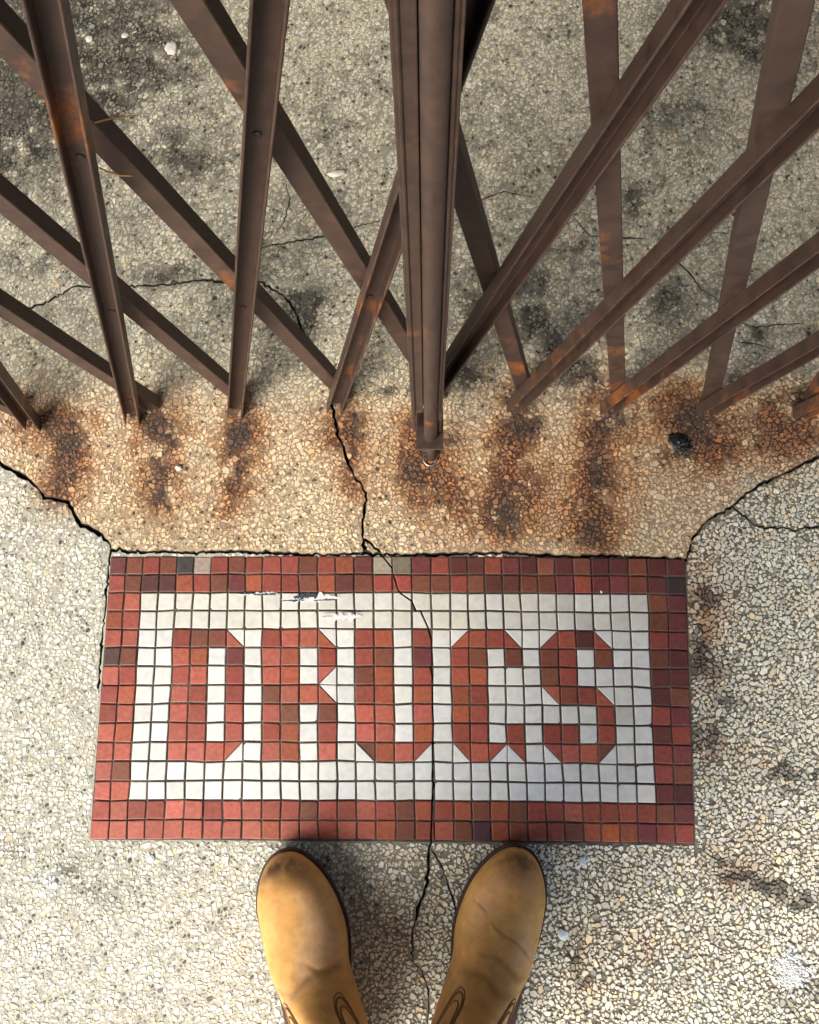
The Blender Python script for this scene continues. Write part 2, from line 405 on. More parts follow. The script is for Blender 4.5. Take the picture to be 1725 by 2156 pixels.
def pavement(x, y):
    """returns chip colour, cement colour, amount of open joints, pit chance"""
    x = np.asarray(x, float); y = np.asarray(y, float)
    wp = ((fbm(x, y, .05, 1) - .5) * .05, (fbm(x, y, .05, 2) - .5) * .05)
    n1 = fbm(x, y, .03, 3); n2 = fbm(x, y, .012, 4); n3 = fbm(x, y, .18, 8)
    rust = blob_sum(RUST, x, y, wp); dark = blob_sum(DARK, x, y, wp); lime = blob_sum(LIME, x, y, (wp[0] * .4, wp[1] * .4))
    wide = blob_sum([(a, b_, c * 1.38, d_ * 1.4, e) for a, b_, c, d_, e in RUST], x, y, wp)
    streak = fbm(x, y * .22, .014, 61)
    nz = .38 * n1 + .34 * n2 + .28 * streak
    lo = np.clip(1.5 * wide, 0, 1) * sstep(.22, .66, nz + .10 * wide)
    rust = np.clip(1.5 * rust, 0, 1.3) * sstep(.40, .60, nz + .09 * rust)
    ember = sstep(.50, .66, .6 * n2 + .4 * streak)
    dark = np.clip(1.6 * dark * sstep(.28, .60, n2 * .55 + n1 * .45 + .05 * dark), 0, 1)
    lime = sstep(.35, .75, lime * (.5 + n2))
    rust = np.clip(rust * rng.uniform(.72, 1.22, x.shape), 0, 1); lo = np.clip(lo * rng.uniform(.82, 1.15, x.shape), 0, 1)[..., None]; dark = np.clip(dark * rng.uniform(.7, 1.2, x.shape) * (1 - .12 * in_poly(x, y, UPPER) * (1 - sstep(.15, .3, y))), 0, 1)
    gate = sstep(.03, .30, y)                          # trodden, greyer floor beyond the gate
    band = in_poly(x, y, UPPER) * (1 - sstep(.15, .36, y)) * (1 - .5 * sstep(.80, 1.0, x))
    left = 1 - sstep(.15, .55, x)
    chip = np.ones(x.shape + (3,)) * np.array([.72, .70, .59])
    chip = chip * (1 - left[..., None]) + left[..., None] * np.array([.70, .69, .60])
    cem = np.ones(x.shape + (3,)) * np.array([.18, .17, .135])
    cem = cem * (1 - left[..., None]) + left[..., None] * np.array([.42, .415, .35])
    g = gate[..., None]
    chip = chip * (1 - g) + g * np.array([.79, .765, .62])
    cem = cem * (1 - g) + g * np.array([.47, .455, .355])
    b = band[..., None]
    chip = chip * (1 - b) + b * np.array([.71, .60, .43])
    cem = cem * (1 - b) + b * np.array([.41, .32, .205])
    mot = np.clip((n1 * .6 + n3 * .4 - .5) * 2.2, -1, 1)[..., None]
    chip = chip * (1 + mot * (.12 + .18 * g)); cem = cem * (1 + mot * (.2 + .18 * g))
    grime = sstep(.44, .62, n3 * .35 + n1 * .4 + n2 * .25)[..., None] * (g * (1 - b * .7))       # broad trodden grime behind the gate
    grime = np.clip(grime * (1.0 + .5 * (rng.random(x.shape)[..., None] - .5)), 0, 1)
    chip = chip * (1 - .50 * grime) + .50 * grime * np.array([.13, .13, .10]); cem = cem * (1 - .6 * grime) + .6 * grime * np.array([.10, .10, .08])
    r = rust[..., None]
    chip = chip * (1 - lo * np.array([.10, .36, .56])); cem = cem * (1 - lo * np.array([.22, .45, .60]))
    em = ember[..., None]
    rc = np.array([.165, .070, .044]) * (1 - em) + np.array([.36, .145, .050]) * em
    chip = chip * (1 - .82 * r) + .82 * r * rc * (.7 + .6 * n1[..., None])
    cem = cem * (1 - r) + r * np.array([.085, .036, .02])
    d = dark[..., None]
    chip = chip * (1 - .84 * d) + .84 * d * np.array([.052, .045, .038])
    cem = cem * (1 - d) + d * np.array([.035, .032, .028])
    l = lime[..., None]
    chip = chip * (1 - l) + l * np.array([.62, .64, .64]); cem = cem * (1 - l) + l * np.array([.45, .46, .45])
    gap = .22 + .20 * (1 - left) * (1 - g[..., 0] * .85) - .08 * g[..., 0]
    cl = sstep(.38, .62, fbm(x, y, .009, 77, 3))
    pit = .02 + (.42 * left * (1 - gate) + .14 * band + .42 * gate * (1 - band)) * cl
    return np.clip(chip, .01, .85), np.clip(cem, .008, .8), gap / 1000, pit, lime

# ------------------------------------------------------------------ pavement sheet with real cracks (constrained triangulation)
GX0, GX1, GY0, GY1 = -.50, 1.40, -.90, 1.22
def flush(x, y):                                   # how far the stones are worn level with the cement
    l_ = 1 - sstep(.10, .60, x); g_ = sstep(.0, .25, y); b_ = .75 * in_poly(x, y, UPPER)
    return np.maximum.reduce([l_ * .9, g_, b_])
def base_z(x, y): return -(.0007 + .0009 * (1 - flush(x, y)))
def base_sheet():
    st = .0115
    xs = np.arange(GX0, GX1 + 1e-6, st); ys = np.arange(GY0, GY1 + 1e-6, st)
    X, Y = np.meshgrid(xs, ys)
    X = X + rng.normal(0, .0012, X.shape); Y = Y + rng.normal(0, .0012, Y.shape)
    P = np.stack([X.ravel(), Y.ravel()], 1)
    # drop grid points that lie too near a crack
    keep = np.ones(len(P), bool)
    for a, b, h in zip(SEG_A, SEG_B, SEG_H):
        m = (abs(P[:, 0] - a[0]) < .02) & (abs(P[:, 1] - a[1]) < .02)
        if not m.any(): continue
        q = P[m]; ab = b - a
        t = np.clip(((q - a) @ ab) / (ab @ ab), 0, 1)
        d = np.linalg.norm(q - a - t[:, None] * ab, axis=1)
        keep[np.where(m)[0][d < h + .0025]] = False
    P = P[keep]
    far = [(-40, -40), (0.4, -40), (40, -40), (40, 0), (40, 40), (.4, 40), (-40, 40), (-40, 0)]
    pts = [tuple(p) for p in P] + far
    edges = []
    polys = []
    for w, h in cracks:
        d = np.gradient(w, axis=0); d /= np.linalg.norm(d, axis=1)[:, None] + 1e-12
        n = np.stack([-d[:, 1], d[:, 0]], 1)
        L = w + n * h[:, None] * (0.7 + .6 * rng.random((len(w), 1))); Rr = w - n * h[:, None] * (0.7 + .6 * rng.random((len(w), 1)))
        polys.append((L, Rr, w))
        i0 = len(pts)
        loop = [tuple(p) for p in L] + [tuple(p) for p in Rr[::-1]]
        pts += loop
        edges += [(i0 + i, i0 + (i + 1) % len(loop)) for i in range(len(loop))]
    i0 = len(pts)
    pts += [tuple(p) for p in MOS]
    edges += [(i0 + i, i0 + (i + 1) % 4) for i in range(4)]
    v, e, f, _, _, _ = delaunay_2d_cdt([Vector(p) for p in pts], edges, [], 0, 1e-7, False)
    V = np.array([(p.x, p.y) for p in v]); Fc = np.array([t for t in f if len(t) == 3])
    cen = V[Fc].mean(1)
    incr = np.zeros(len(Fc), bool)
    for L, Rr, w in polys:
        loop = [tuple(p) for p in L] + [tuple(p) for p in Rr[::-1]]
        lo = np.array(loop).min(0); hi = np.array(loop).max(0)
        m = np.all((cen >= lo) & (cen <= hi), axis=1)
        idx = np.where(m)[0]
        if len(idx): incr[idx] |= in_poly(cen[idx, 0], cen[idx, 1], loop)
    inm = in_poly(cen[:, 0], cen[:, 1], MOS)
    return V, Fc[~incr & ~inm], Fc[~incr & inm], polys
V2, F_G, F_M, CPOLY = base_sheet()
def pick(V, Fc):
    u, inv = np.unique(Fc.ravel(), return_inverse=True)
    return V[u], inv.reshape(-1, 3)
def slab_z_soft(x, y):
    z = slab_z(x, y)
    far_ = np.maximum(np.abs(x - .45) - .95, np.abs(y - .15) - 1.07)
    return z * (1 - sstep(0, .05, far_))
vg, fg = pick(V2, F_G)
zg = base_z(vg[:, 0], vg[:, 1]) + slab_z_soft(vg[:, 0], vg[:, 1])
_, cemc, _, _, _ = pavement(vg[:, 0], vg[:, 1])
ground = mesh_obj('pavement', np.column_stack([vg, zg]), [tuple(int(i) for i in t) for t in fg], M_CEMENT, col=cemc)
dist = np.maximum.reduce([GX0 + .06 - vg[:, 0], vg[:, 0] - GX1 + .06, GY0 + .05 - vg[:, 1], vg[:, 1] - GY1 + .05])
fa = ground.data.attributes.new('far', 'FLOAT', 'POINT')
dv = np.column_stack([vg, np.zeros(len(vg))]) - CAM
dv = dv @ RC
uu = CXP + F_PX * dv[:, 0] / np.minimum(dv[:, 2], -1e-6) * -1; wv = CYP - F_PX * dv[:, 1] / -np.minimum(dv[:, 2], -1e-6)
outp = np.maximum.reduce([-190 - uu, uu - 1915, -160 - wv, wv - 2330]) / F_PX
outp = np.where(dv[:, 2] > -.05, 9, outp)
fa.data.foreach_set('value', np.maximum(sstep(0, .04, dist), sstep(-.004, .010, outp)).astype(np.float32))
tag(ground, kind='structure')
# the cracks' walls and soil
for L, Rr, w in CPOLY:
    n = len(w)
    zl = base_z(L[:, 0], L[:, 1]) + slab_z_soft(L[:, 0], L[:, 1]); zr = base_z(Rr[:, 0], Rr[:, 1]) + slab_z_soft(Rr[:, 0], Rr[:, 1])
    wd = np.linalg.norm(L - Rr, axis=1)
    dep = np.minimum(zl, zr) - np.clip(wd * 3.0, .003, .011)
    vv = [(L[i, 0], L[i, 1], zl[i]) for i in range(n)] + [(w[i, 0] * .7 + L[i, 0] * .3, w[i, 1] * .7 + L[i, 1] * .3, dep[i]) for i in range(n)] + \
         [(w[i, 0] * .7 + Rr[i, 0] * .3, w[i, 1] * .7 + Rr[i, 1] * .3, dep[i]) for i in range(n)] + [(Rr[i, 0], Rr[i, 1], zr[i]) for i in range(n)]
    ff = []
    for j in range(3):
        for i in range(n - 1):
            a = j * n + i
            ff.append((a, a + 1, a + 1 + n, a + n))
    mesh_obj('crack', vv, ff, M_SOIL, ground)

# ------------------------------------------------------------------ aggregate stones
def stones():
    s = .0047
    nx = int((GX1 - GX0) / s); ny = int((GY1 - GY0) / (s * .88))
    J, I = np.meshgrid(np.arange(ny), np.arange(nx), indexing='ij')
    PX = GX0 + (I + .5 * (J % 2)) * s + rng.uniform(-.72, .72, I.shape) * s
    PY = GY0 + J * s * .88 + rng.uniform(-.72, .72, I.shape) * s * .88
    W = rng.normal(0, .20, I.shape) * s
    # only where the photograph or a view a step aside looks
    d = np.stack([PX - CAM[0], PY - CAM[1], np.zeros_like(PX) - CAM[2]], -1) @ RC
    u = CXP + F_PX * d[..., 0] / -d[..., 2]; v = CYP - F_PX * d[..., 1] / -d[..., 2]
    ok = (u > -190) & (u < 1915) & (v > -160) & (v < 2330)
    ok[:3] = ok[-3:] = False; ok[:, :3] = ok[:, -3:] = False
    inm = in_poly(PX, PY, [(MOS[0][0], MOS[0][1]), MOS[1], MOS[2], MOS[3]])
    ok &= ~inm
    jj, ii = np.where(ok)
    cx, cy = PX[jj, ii], PY[jj, ii]
    chip, cem, gap, pit, lime = pavement(cx, cy)
    dd = np.full(len(cx), 9.0)
    K = 7
    N = len(cx)
    ang = rng.uniform(0, 2 * np.pi, N)[:, None] + (np.arange(K)[None] + rng.uniform(-.28, .28, (N, K))) * 2 * np.pi / K
    ux, uy = np.cos(ang), np.sin(ang)
    R = np.full((N, K), s * 1.35)
    for a in range(-3, 4):
        for b in range(-3, 4):
            if a == 0 and b == 0: continue
            jn, im = jj + a, ii + b
            dx = PX[jn, im] - cx; dy = PY[jn, im] - cy
            ds = np.hypot(dx, dy) + 1e-9
            bis = np.maximum(ds / 2 + (W[jj, ii] - W[jn, im]), ds * .16)
            c = (ux * dx[:, None] + uy * dy[:, None]) / ds[:, None]
            R = np.minimum(R, np.where(c > .08, bis[:, None] / np.maximum(c, .08), 9))
    phi = np.where(rng.random(N) < .55 * (1 - sstep(.15, .55, cx)), .55 + rng.normal(0, .25, N), rng.uniform(0, np.pi, N))
    R = R * (1 + .24 * np.cos(2 * (ang - phi[:, None])))
    # cracks and the mosaic's edge bound the stones
    ma = MOS_A; segA = np.concatenate([SEG_A, ma]); segB = np.concatenate([SEG_B, np.roll(ma, -1, 0)]); segH = np.concatenate([SEG_H, np.full(4, .0012)])
    dead = np.zeros(N, bool)
    for a, b, h in zip(segA, segB, segH):
        ab = b - a; lo = np.minimum(a, b) - .014; hi = np.maximum(a, b) + .014
        m = np.where((cx > lo[0]) & (cx < hi[0]) & (cy > lo[1]) & (cy < hi[1]))[0]
        if not len(m): continue
        qx, qy = cx[m] - a[0], cy[m] - a[1]
        t = np.clip((qx * ab[0] + qy * ab[1]) / (ab @ ab), 0, 1)
        ds = np.hypot(qx - t * ab[0], qy - t * ab[1])
        dead[m[ds < h + .0007]] = True
        den = ux[m] * ab[1] - uy[m] * ab[0]
        den = np.where(abs(den) < 1e-9, 1e-9, den)
        wx, wy = -qx[:, None], -qy[:, None]
        tt = (wx * ab[1] - wy * ab[0]) / den
        ss = (wx * uy[m] - wy * ux[m]) / den
        hit = (tt > 0) & (ss > -.25) & (ss < 1.25)
        R[m] = np.where(hit, np.minimum(R[m], np.maximum(tt - h * 1.2, .0004)), R[m])
    R = np.maximum(R * 1.04 - gap[:, None] * rng.uniform(.5, 1.4, (N, 1)), .0003)
    # soften: long corners are worn off
    mean = R.mean(1, keepdims=True)
    R = np.minimum(R, mean * 1.7)
    R = R * (1 - .22 * flush(cx, cy) * rng.random(N))[:, None]
    live = ~dead & (mean[:, 0] > .0009)
    spot = rng.random(N) < pit
    R = np.where(spot[:, None], R * rng.uniform(.5, .95, (N, 1)), R)
    spot = spot[live]
    cx, cy, ux, uy, R, chip, lime, mean = cx[live], cy[live], ux[live], uy[live], R[live], chip[live], lime[live], mean[live]
    N = len(cx)
    zb = slab_z_soft(cx, cy)
    top = zb + rng.uniform(-.0003, .0003, N) + .0004 * lime - .0004 * spot
    tilt = rng.normal(0, .055, (2, N))
    lowx = cx[:, None] + ux * R; lowy = cy[:, None] + uy * R
    f = rng.uniform(.84, .94, (N, 1))
    hx, hy = ux * R * f, uy * R * f
    hz = top[:, None] + hx * tilt[0][:, None] + hy * tilt[1][:, None]
    co = np.zeros((N, 2 * K, 3), np.float32)
    co[:, :K, 0] = lowx; co[:, :K, 1] = lowy; co[:, :K, 2] = (zb - .0022)[:, None]
    co[:, K:, 0] = cx[:, None] + hx; co[:, K:, 1] = cy[:, None] + hy; co[:, K:, 2] = hz
    # side ring slightly under the shoulder gives a worn edge
    co[:, :K, 2] = np.minimum(co[:, :K, 2], hz - .0009)
    base = np.arange(N)[:, None] * 2 * K
    i = np.arange(K); j = (i + 1) % K
    quads = np.stack([i, j, K + j, K + i], -1)                    # K,4
    loops = np.concatenate([np.repeat(quads.reshape(1, -1), N, 0), np.repeat((K + i)[None], N, 0)], 1) + base
    per = np.array([4] * K + [K]); starts = np.concatenate([[0], np.cumsum(per)[:-1]])
    tot = np.tile(per, N); st = (np.arange(N)[:, None] * per.sum() + starts[None]).ravel()
    me = bpy.data.meshes.new('aggregate_stones')
    me.vertices.add(N * 2 * K); me.vertices.foreach_set('co', co.ravel())
    me.loops.add(loops.size); me.loops.foreach_set('vertex_index', loops.ravel().astype(np.int32))
    me.polygons.add(len(tot)); me.polygons.foreach_set('loop_start', st.astype(np.int32)); me.polygons.foreach_set('loop_total', tot.astype(np.int32))
    me.update(calc_edges=True)
    me.shade_flat()
    # colour of each stone
    tone = np.exp(rng.normal(0, .12, N) * (1 - .35 * sstep(.05, .3, cy)))
    hue = rng.normal(0, 1, N)
    col = chip * tone[:, None] * (1 + hue[:, None] * np.array([.035, 0, -.05]))
    odd = rng.random(N)
    col = np.where((odd < .05)[:, None], col * np.array([.55, .56, .58]), col)
    col = np.where((odd > .965)[:, None], col * np.array([1.1, .93, .72]), col)
    col = np.where(spot[:, None], col * rng.choice([.10, .25, .42, .6], N)[:, None] + .012, col)
    c4_ = np.ones((N, 2 * K, 4), np.float32); c4_[..., :3] = np.clip(col, .01, .82)[:, None]
    a = me.color_attributes.new('col', 'FLOAT_COLOR', 'POINT'); a.data.foreach_set('color', c4_.ravel())
    me.materials.append(M_CHIP)
    o = link(bpy.data.objects.new('aggregate_stones', me))
    return o, N
st_o, n_st = stones()
st_o.parent = ground
st_o['kind'] = 'stuff'
print('stones', n_st)

# ------------------------------------------------------------------ mosaic
mosaic = tag(empty('mosaic_panel', (MOS[3][0], MOS[3][1], 0)), 'red and white tile mosaic set in the pavement, spelling DRUGS', 'mosaic')
MO = np.array([MOS[3][0], MOS[3][1]])
vm, fm = pick(V2, F_M)
mesh_obj('grout', np.column_stack([vm - MO, np.full(len(vm), -.0007)]), [tuple(int(i) for i in t) for t in fm], M_GROUT, mosaic)
LET = {4: ['RRRb', 'RRWR', 'RRWR', 'RRWR', 'RRWR', 'RRWR', 'RRRd'],
       9: ['RRRb', 'RRWR', 'RRWd', 'RRRb', 'RRWR', 'RRWR', 'RRWR'],
       14: ['RRWR', 'RRWR', 'RRWR', 'RRWR', 'RRWR', 'RRWR', 'cRRd'],
       19: ['aRRb', 'RRWR', 'RRWW', 'RRWW', 'RRWW', 'RRWR', 'cRdc'],
       24: ['aRRb', 'RRWR', 'RRWW', 'cRRb', 'WWWR', 'RRWR', 'cRRd']}    # a b c d: cut corner white at top left, top right, bottom left, bottom right
GRID = [['R' if (c < 2 or c > 29 or r < 2 or r > 12) else 'W' for c in range(32)] for r in range(15)]
for c0, rows in LET.items():
    for r, s in enumerate(rows):
        for c, ch in enumerate(s):
            GRID[4 + r][c0 + c] = ch
def clip_half(poly, p, n, off):
    out = []
    m = len(poly)
    for i in range(m):
        a, b = poly[i], poly[(i + 1) % m]
        da = (a[0] - p[0]) * n[0] + (a[1] - p[1]) * n[1] - off
        db = (b[0] - p[0]) * n[0] + (b[1] - p[1]) * n[1] - off
        if da >= 0: out.append(a)
        if da * db < 0:
            t = da / (da - db)
            out.append((a[0] + (b[0] - a[0]) * t, a[1] + (b[1] - a[1]) * t))
    return out
def area(p): return .5 * abs(sum(p[i][0] * p[(i + 1) % len(p)][1] - p[(i + 1) % len(p)][0] * p[i][1] for i in range(len(p))))
def inset(poly, g):
    n = len(poly); cx = sum(p[0] for p in poly) / n; cy = sum(p[1] for p in poly) / n
    out = poly
    for i in range(n):
        a, b = poly[i], poly[(i + 1) % n]
        dx, dy = b[0] - a[0], b[1] - a[1]; L = math.hypot(dx, dy)
        if L < 1e-5: continue
        nx, ny = -dy / L, dx / L
        if (cx - a[0]) * nx + (cy - a[1]) * ny < 0: nx, ny = -nx, -ny
        out = clip_half(out, a, (nx, ny), g)
        if len(out) < 3: return []
    # merge nearly coincident corners
    res = []
    for p in out:
        if not res or math.hypot(p[0] - res[-1][0], p[1] - res[-1][1]) > 2e-4: res.append(p)
    return res
CRK = cracks[4][0]
dense = np.concatenate([np.linspace(CRK[i], CRK[i + 1], 12, endpoint=False) for i in range(len(CRK) - 1)])
tile_cache = {}
def tile_piece(poly, red, colr, z, tilt):
    n = len(poly)
    if n < 3 or area(poly) < 3e-5: return
    cx = sum(p[0] for p in poly) / n; cy = sum(p[1] for p in poly) / n
    tops = inset(poly, .0007)
    if len(tops) < 3: return
    a0 = sum(poly[i][0] * poly[(i + 1) % n][1] - poly[(i + 1) % n][0] * poly[i][1] for i in range(n))
    def ring(pl, zz): return [(p[0] - cx, p[1] - cy, zz) for p in pl]
    # lower, side, top rings by scaling keeps the same corner count
    def sc(k_): return [(cx + (p[0] - cx) * k_, cy + (p[1] - cy) * k_) for p in poly]
    rad = math.sqrt(area(poly)) / 2
    k1 = 1 - .0008 / rad
    vv = ring(poly, -.0035) + ring(poly, -.0004) + ring(sc(k1), .0)
    ff = []
    for j in range(2):
        for i in range(n):
            a, b = j * n + i, j * n + (i + 1) % n
            ff.append((a, b, b + n, a + n))
    ff.append(tuple(range(2 * n, 3 * n)))
    if a0 < 0: ff = [f[::-1] for f in ff]
    o = mesh_obj('red_tile' if red else 'white_tile', vv, ff, M_RED if red else M_WHITE, mosaic)
    o.location = (cx - MO[0], cy - MO[1], z)
    o.rotation_euler = (tilt[0], tilt[1], 0)
    o.color = (*colr, 1)
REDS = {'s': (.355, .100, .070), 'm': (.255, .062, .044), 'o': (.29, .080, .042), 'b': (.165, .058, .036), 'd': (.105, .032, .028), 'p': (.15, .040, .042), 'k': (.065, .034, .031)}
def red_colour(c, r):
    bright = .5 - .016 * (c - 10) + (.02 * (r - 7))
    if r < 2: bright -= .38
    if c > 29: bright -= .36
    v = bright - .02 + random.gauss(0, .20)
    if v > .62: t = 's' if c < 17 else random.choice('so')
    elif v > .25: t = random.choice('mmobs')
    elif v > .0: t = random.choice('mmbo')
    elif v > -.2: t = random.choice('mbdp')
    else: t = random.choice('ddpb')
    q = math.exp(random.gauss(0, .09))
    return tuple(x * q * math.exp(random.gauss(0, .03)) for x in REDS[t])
SPECIAL = {(4, 0): (.05, .045, .045), (5, 0): (.33, .28, .25), (15, 0): (.30, .29, .22), (16, 0): (.17, .15, .11), (0, 5): (.075, .04, .037), (2, 1): (.09, .034, .034), (3, 1): (.09, .035, .034), (31, 1): (.045, .03, .032), (27, 14): (.40, .10, .035), (20, 14): (.07, .03, .045), (4, 13): (.47, .13, .10), (0, 0): (.13, .04, .04)}
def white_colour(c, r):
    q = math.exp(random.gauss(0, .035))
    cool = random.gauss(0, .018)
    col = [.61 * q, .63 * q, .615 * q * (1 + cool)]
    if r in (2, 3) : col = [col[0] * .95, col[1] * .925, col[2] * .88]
    sky_tint = max(0.0, 1 - ((c - 20) / 8) ** 2) * max(0.0, min(1, (r - 7) / 4)) * random.uniform(.4, 1.2)  # cool skylit shade painted into the lower middle and right whites
    col = [col[0] * (1 - .06 * sky_tint), col[1] * (1 - .02 * sky_tint), col[2] * (1 + .05 * sky_tint)]
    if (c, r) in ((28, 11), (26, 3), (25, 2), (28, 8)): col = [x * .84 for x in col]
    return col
jit = {}
def nodej(c, r):
    if (c, r) not in jit:
        x, y = node(c, r)
        a = .00042 if (0 < c < 32 and 0 < r < 15) else .0003
        jit[(c, r)] = (x + random.gauss(0, a), y + random.gauss(0, a))
    return jit[(c, r)]
for r in range(15):
    for c in range(32):
        q = [nodej(c, r), nodej(c + 1, r), nodej(c + 1, r + 1), nodej(c, r + 1)]     # TL TR BR BL
        ch = GRID[r][c]
        border = r < 2 or r > 12 or c < 2 or c > 29
        g = random.uniform(.0012, .0016) if ch == 'W' else random.uniform(.0009, .0014)
        pieces = []
        if ch in 'RW':
            pieces = [(q, ch == 'R')]
        elif ch == 'a': pieces = [([q[0], q[1], q[3]], False), ([q[1], q[2], q[3]], True)]
        elif ch == 'b': pieces = [([q[0], q[1], q[2]], False), ([q[0], q[2], q[3]], True)]
        elif ch == 'c': pieces = [([q[0], q[2], q[3]], False), ([q[0], q[1], q[2]], True)]
        elif ch == 'd': pieces = [([q[1], q[2], q[3]], False), ([q[0], q[1], q[3]], True)]
        for poly, red in pieces:
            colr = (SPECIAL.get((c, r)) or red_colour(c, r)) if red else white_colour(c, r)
            gg = g if len(poly) == 4 else .0006
            pl = inset(poly, gg)
            if len(pl) < 3: continue
            # chip a corner off now and then
            if len(pl) == 4 and random.random() < .35:
                i = random.randrange(4); p = pl[i]; a = pl[i - 1]; b = pl[(i + 1) % 4]
                t1, t2 = random.uniform(.04, .14), random.uniform(.04, .14)
                pl = pl[:i] + [(p[0] + (a[0] - p[0]) * t1, p[1] + (a[1] - p[1]) * t1), (p[0] + (b[0] - p[0]) * t2, p[1] + (b[1] - p[1]) * t2)] + pl[i + 1:]
            z = .0010 + random.gauss(0, .0003)
            tl = (random.gauss(0, .012), random.gauss(0, .012))
            ins = in_poly(dense[:, 0], dense[:, 1], pl)
            if ins.sum() > 6:
                a, b = dense[ins][0], dense[ins][-1]
                L = math.hypot(*(b - a))
                if L > .003:
                    n = (-(b - a)[1] / L, (b - a)[0] / L)
                    for sgn in (1, -1):
                        pc = clip_half(pl, a, (n[0] * sgn, n[1] * sgn), .0012)
                        if len(pc) >= 3: tile_piece(pc, red, colr, z + sgn * .0003, (tl[0], tl[1] + sgn * .02))
                    continue
            tile_piece(pl, red, colr, z, tl)

# ------------------------------------------------------------------ scissor gate
gate = tag(empty('scissor_gate', (0.45, 0.2, 0)), 'rusty brown folding scissor gate of crossed steel channel bars', 'gate')
G0 = Vector((0.45, 0.2, 0))
BAR_L = 1.95
def channel_mesh(name, width, depth, t, sgn):
    """U section, web at y 0; flanges run to y = sgn*depth; length along z"""
    w = width / 2; e = .0008
    if True:
        prof = [(-w + e, 0), (w - e, 0), (w, sgn * e), (w, sgn * (depth - e)), (w - e, sgn * depth), (w - t + e, sgn * depth), (w - t, sgn * (depth - e)), (w - t, sgn * (t + e)), (w - t - e, sgn * t),
                (-w + t + e, sgn * t), (-w + t, sgn * (t + e)), (-w + t, sgn * (depth - e)), (-w + t - e, sgn * depth), (-w + e, sgn * depth), (-w, sgn * (depth - e)), (-w, sgn * e)]
    n = len(prof)
    vv = [(x, y, 0) for x, y in prof] + [(x, y, BAR_L) for x, y in prof]
    ff = [(i, (i + 1) % n, n + (i + 1) % n, n + i) for i in range(n)]
    ff += [tuple(range(n))[::-1], tuple(range(n, 2 * n))]
    if sgn < 0: ff = [f[::-1] for f in ff]
    me = bpy.data.meshes.new(name)
    me.from_pydata(vv, [], ff); me.update()
    me.materials.append(M_STEEL)
    return me
ME_F = channel_mesh('front_bar', .0215, .0185, .0024, -1)
ME_B = channel_mesh('rear_bar', .0205, .0180, .0024, 1)
FRONT = [((105, 0), (283, 882)), ((566, 0), (493, 878)), ((838, 440), (702, 852)), ((1450, 0), (978, 710)), ((1725, 187), (1088, 838)), ((1725, 505), (1286, 842)), ((1725, 706), (1484, 850))]
REAR = [((392, 0), (705, 493)), ((0, 85), (690, 800)), ((0, 430), (475, 820)), ((0, 655), (245, 812)), ((1263, 0), (1300, 793)), ((1680, 0), (1505, 813)), ((1000, 493), (1094, 793))]
def leaf_y(x):                                     # the folded leaves stand a little askew in plan
    return .224 - .060 * max(0, .33 - x) - .02 * max(0, x - .58)
def fit_bar(top, bot, off):
    Y = .222
    for _ in range(4):
        b = on_plane(bot[0], bot[1], Y + off); t = on_plane(top[0], top[1], Y + off)
        d = (t - b); b0 = b - d * (b[2] / d[2])
        Y = leaf_y(b0[0])
    return b0, d / np.linalg.norm(d)
lines_f, lines_r = [], []
for t, b in FRONT: lines_f.append(fit_bar(t, b, 0.0))
for t, b in REAR: lines_r.append(fit_bar(t, b, .003))
def add_line(lst, x0, lean, off):
    lst.append((np.array([x0, leaf_y(x0) + off, 0.0]), np.array([math.sin(math.radians(lean)), 0, math.cos(math.radians(lean))])))
for x0 in (-.118, -.255, -.392, .972, 1.108, 1.245): add_line(lines_f, x0, 11.8, 0)
for x0 in (-.135, -.275, -.412, .992, 1.128, 1.265): add_line(lines_r, x0, -11.5, .003)
lines_f.sort(key=lambda q: q[0][0]); lines_r.sort(key=lambda q: q[0][0])
def put_bar(me, p, d):
    o = link(bpy.data.objects.new('bar', me), gate)
    zax = Vector(d).normalized()
    yax = Vector((0, 1, 0)); yax = (yax - zax * yax.dot(zax)).normalized()
    xax = yax.cross(zax)
    m = Matrix((xax, yax, zax)).transposed().to_4x4()
    st = Vector(p) + zax * (.0045 / zax.z)
    m.translation = st - G0
    o.matrix_local = m
    return o
for p, d in lines_f: put_bar(ME_F, p, d)
for p, d in lines_r: put_bar(ME_B, p, d)
# rivets where the bars cross
bm = bmesh.new()
bmesh.ops.create_uvsphere(bm, u_segments=12, v_segments=6, radius=.0034)
for v in bm.verts: v.co.y *= .35
ME_RIV = bpy.data.meshes.new('rivet'); bm.to_mesh(ME_RIV); bm.free()
ME_RIV.materials.append(M_STEEL); ME_RIV.shade_smooth()
for p, d in lines_f:
    for q, e in lines_r:
        s1, s2 = d[0] / d[2], e[0] / e[2]
        z = (q[0] - p[0]) / (s1 - s2)
        if .05 < z < 1.8:
            x = p[0] + s1 * z
            y = p[1] + d[1] / d[2] * z - .0026
            if abs(x - .452) < .012: continue
            o = link(bpy.data.objects.new('rivet', ME_RIV), gate)
            o.location = Vector((x, y - .0004, z)) - G0

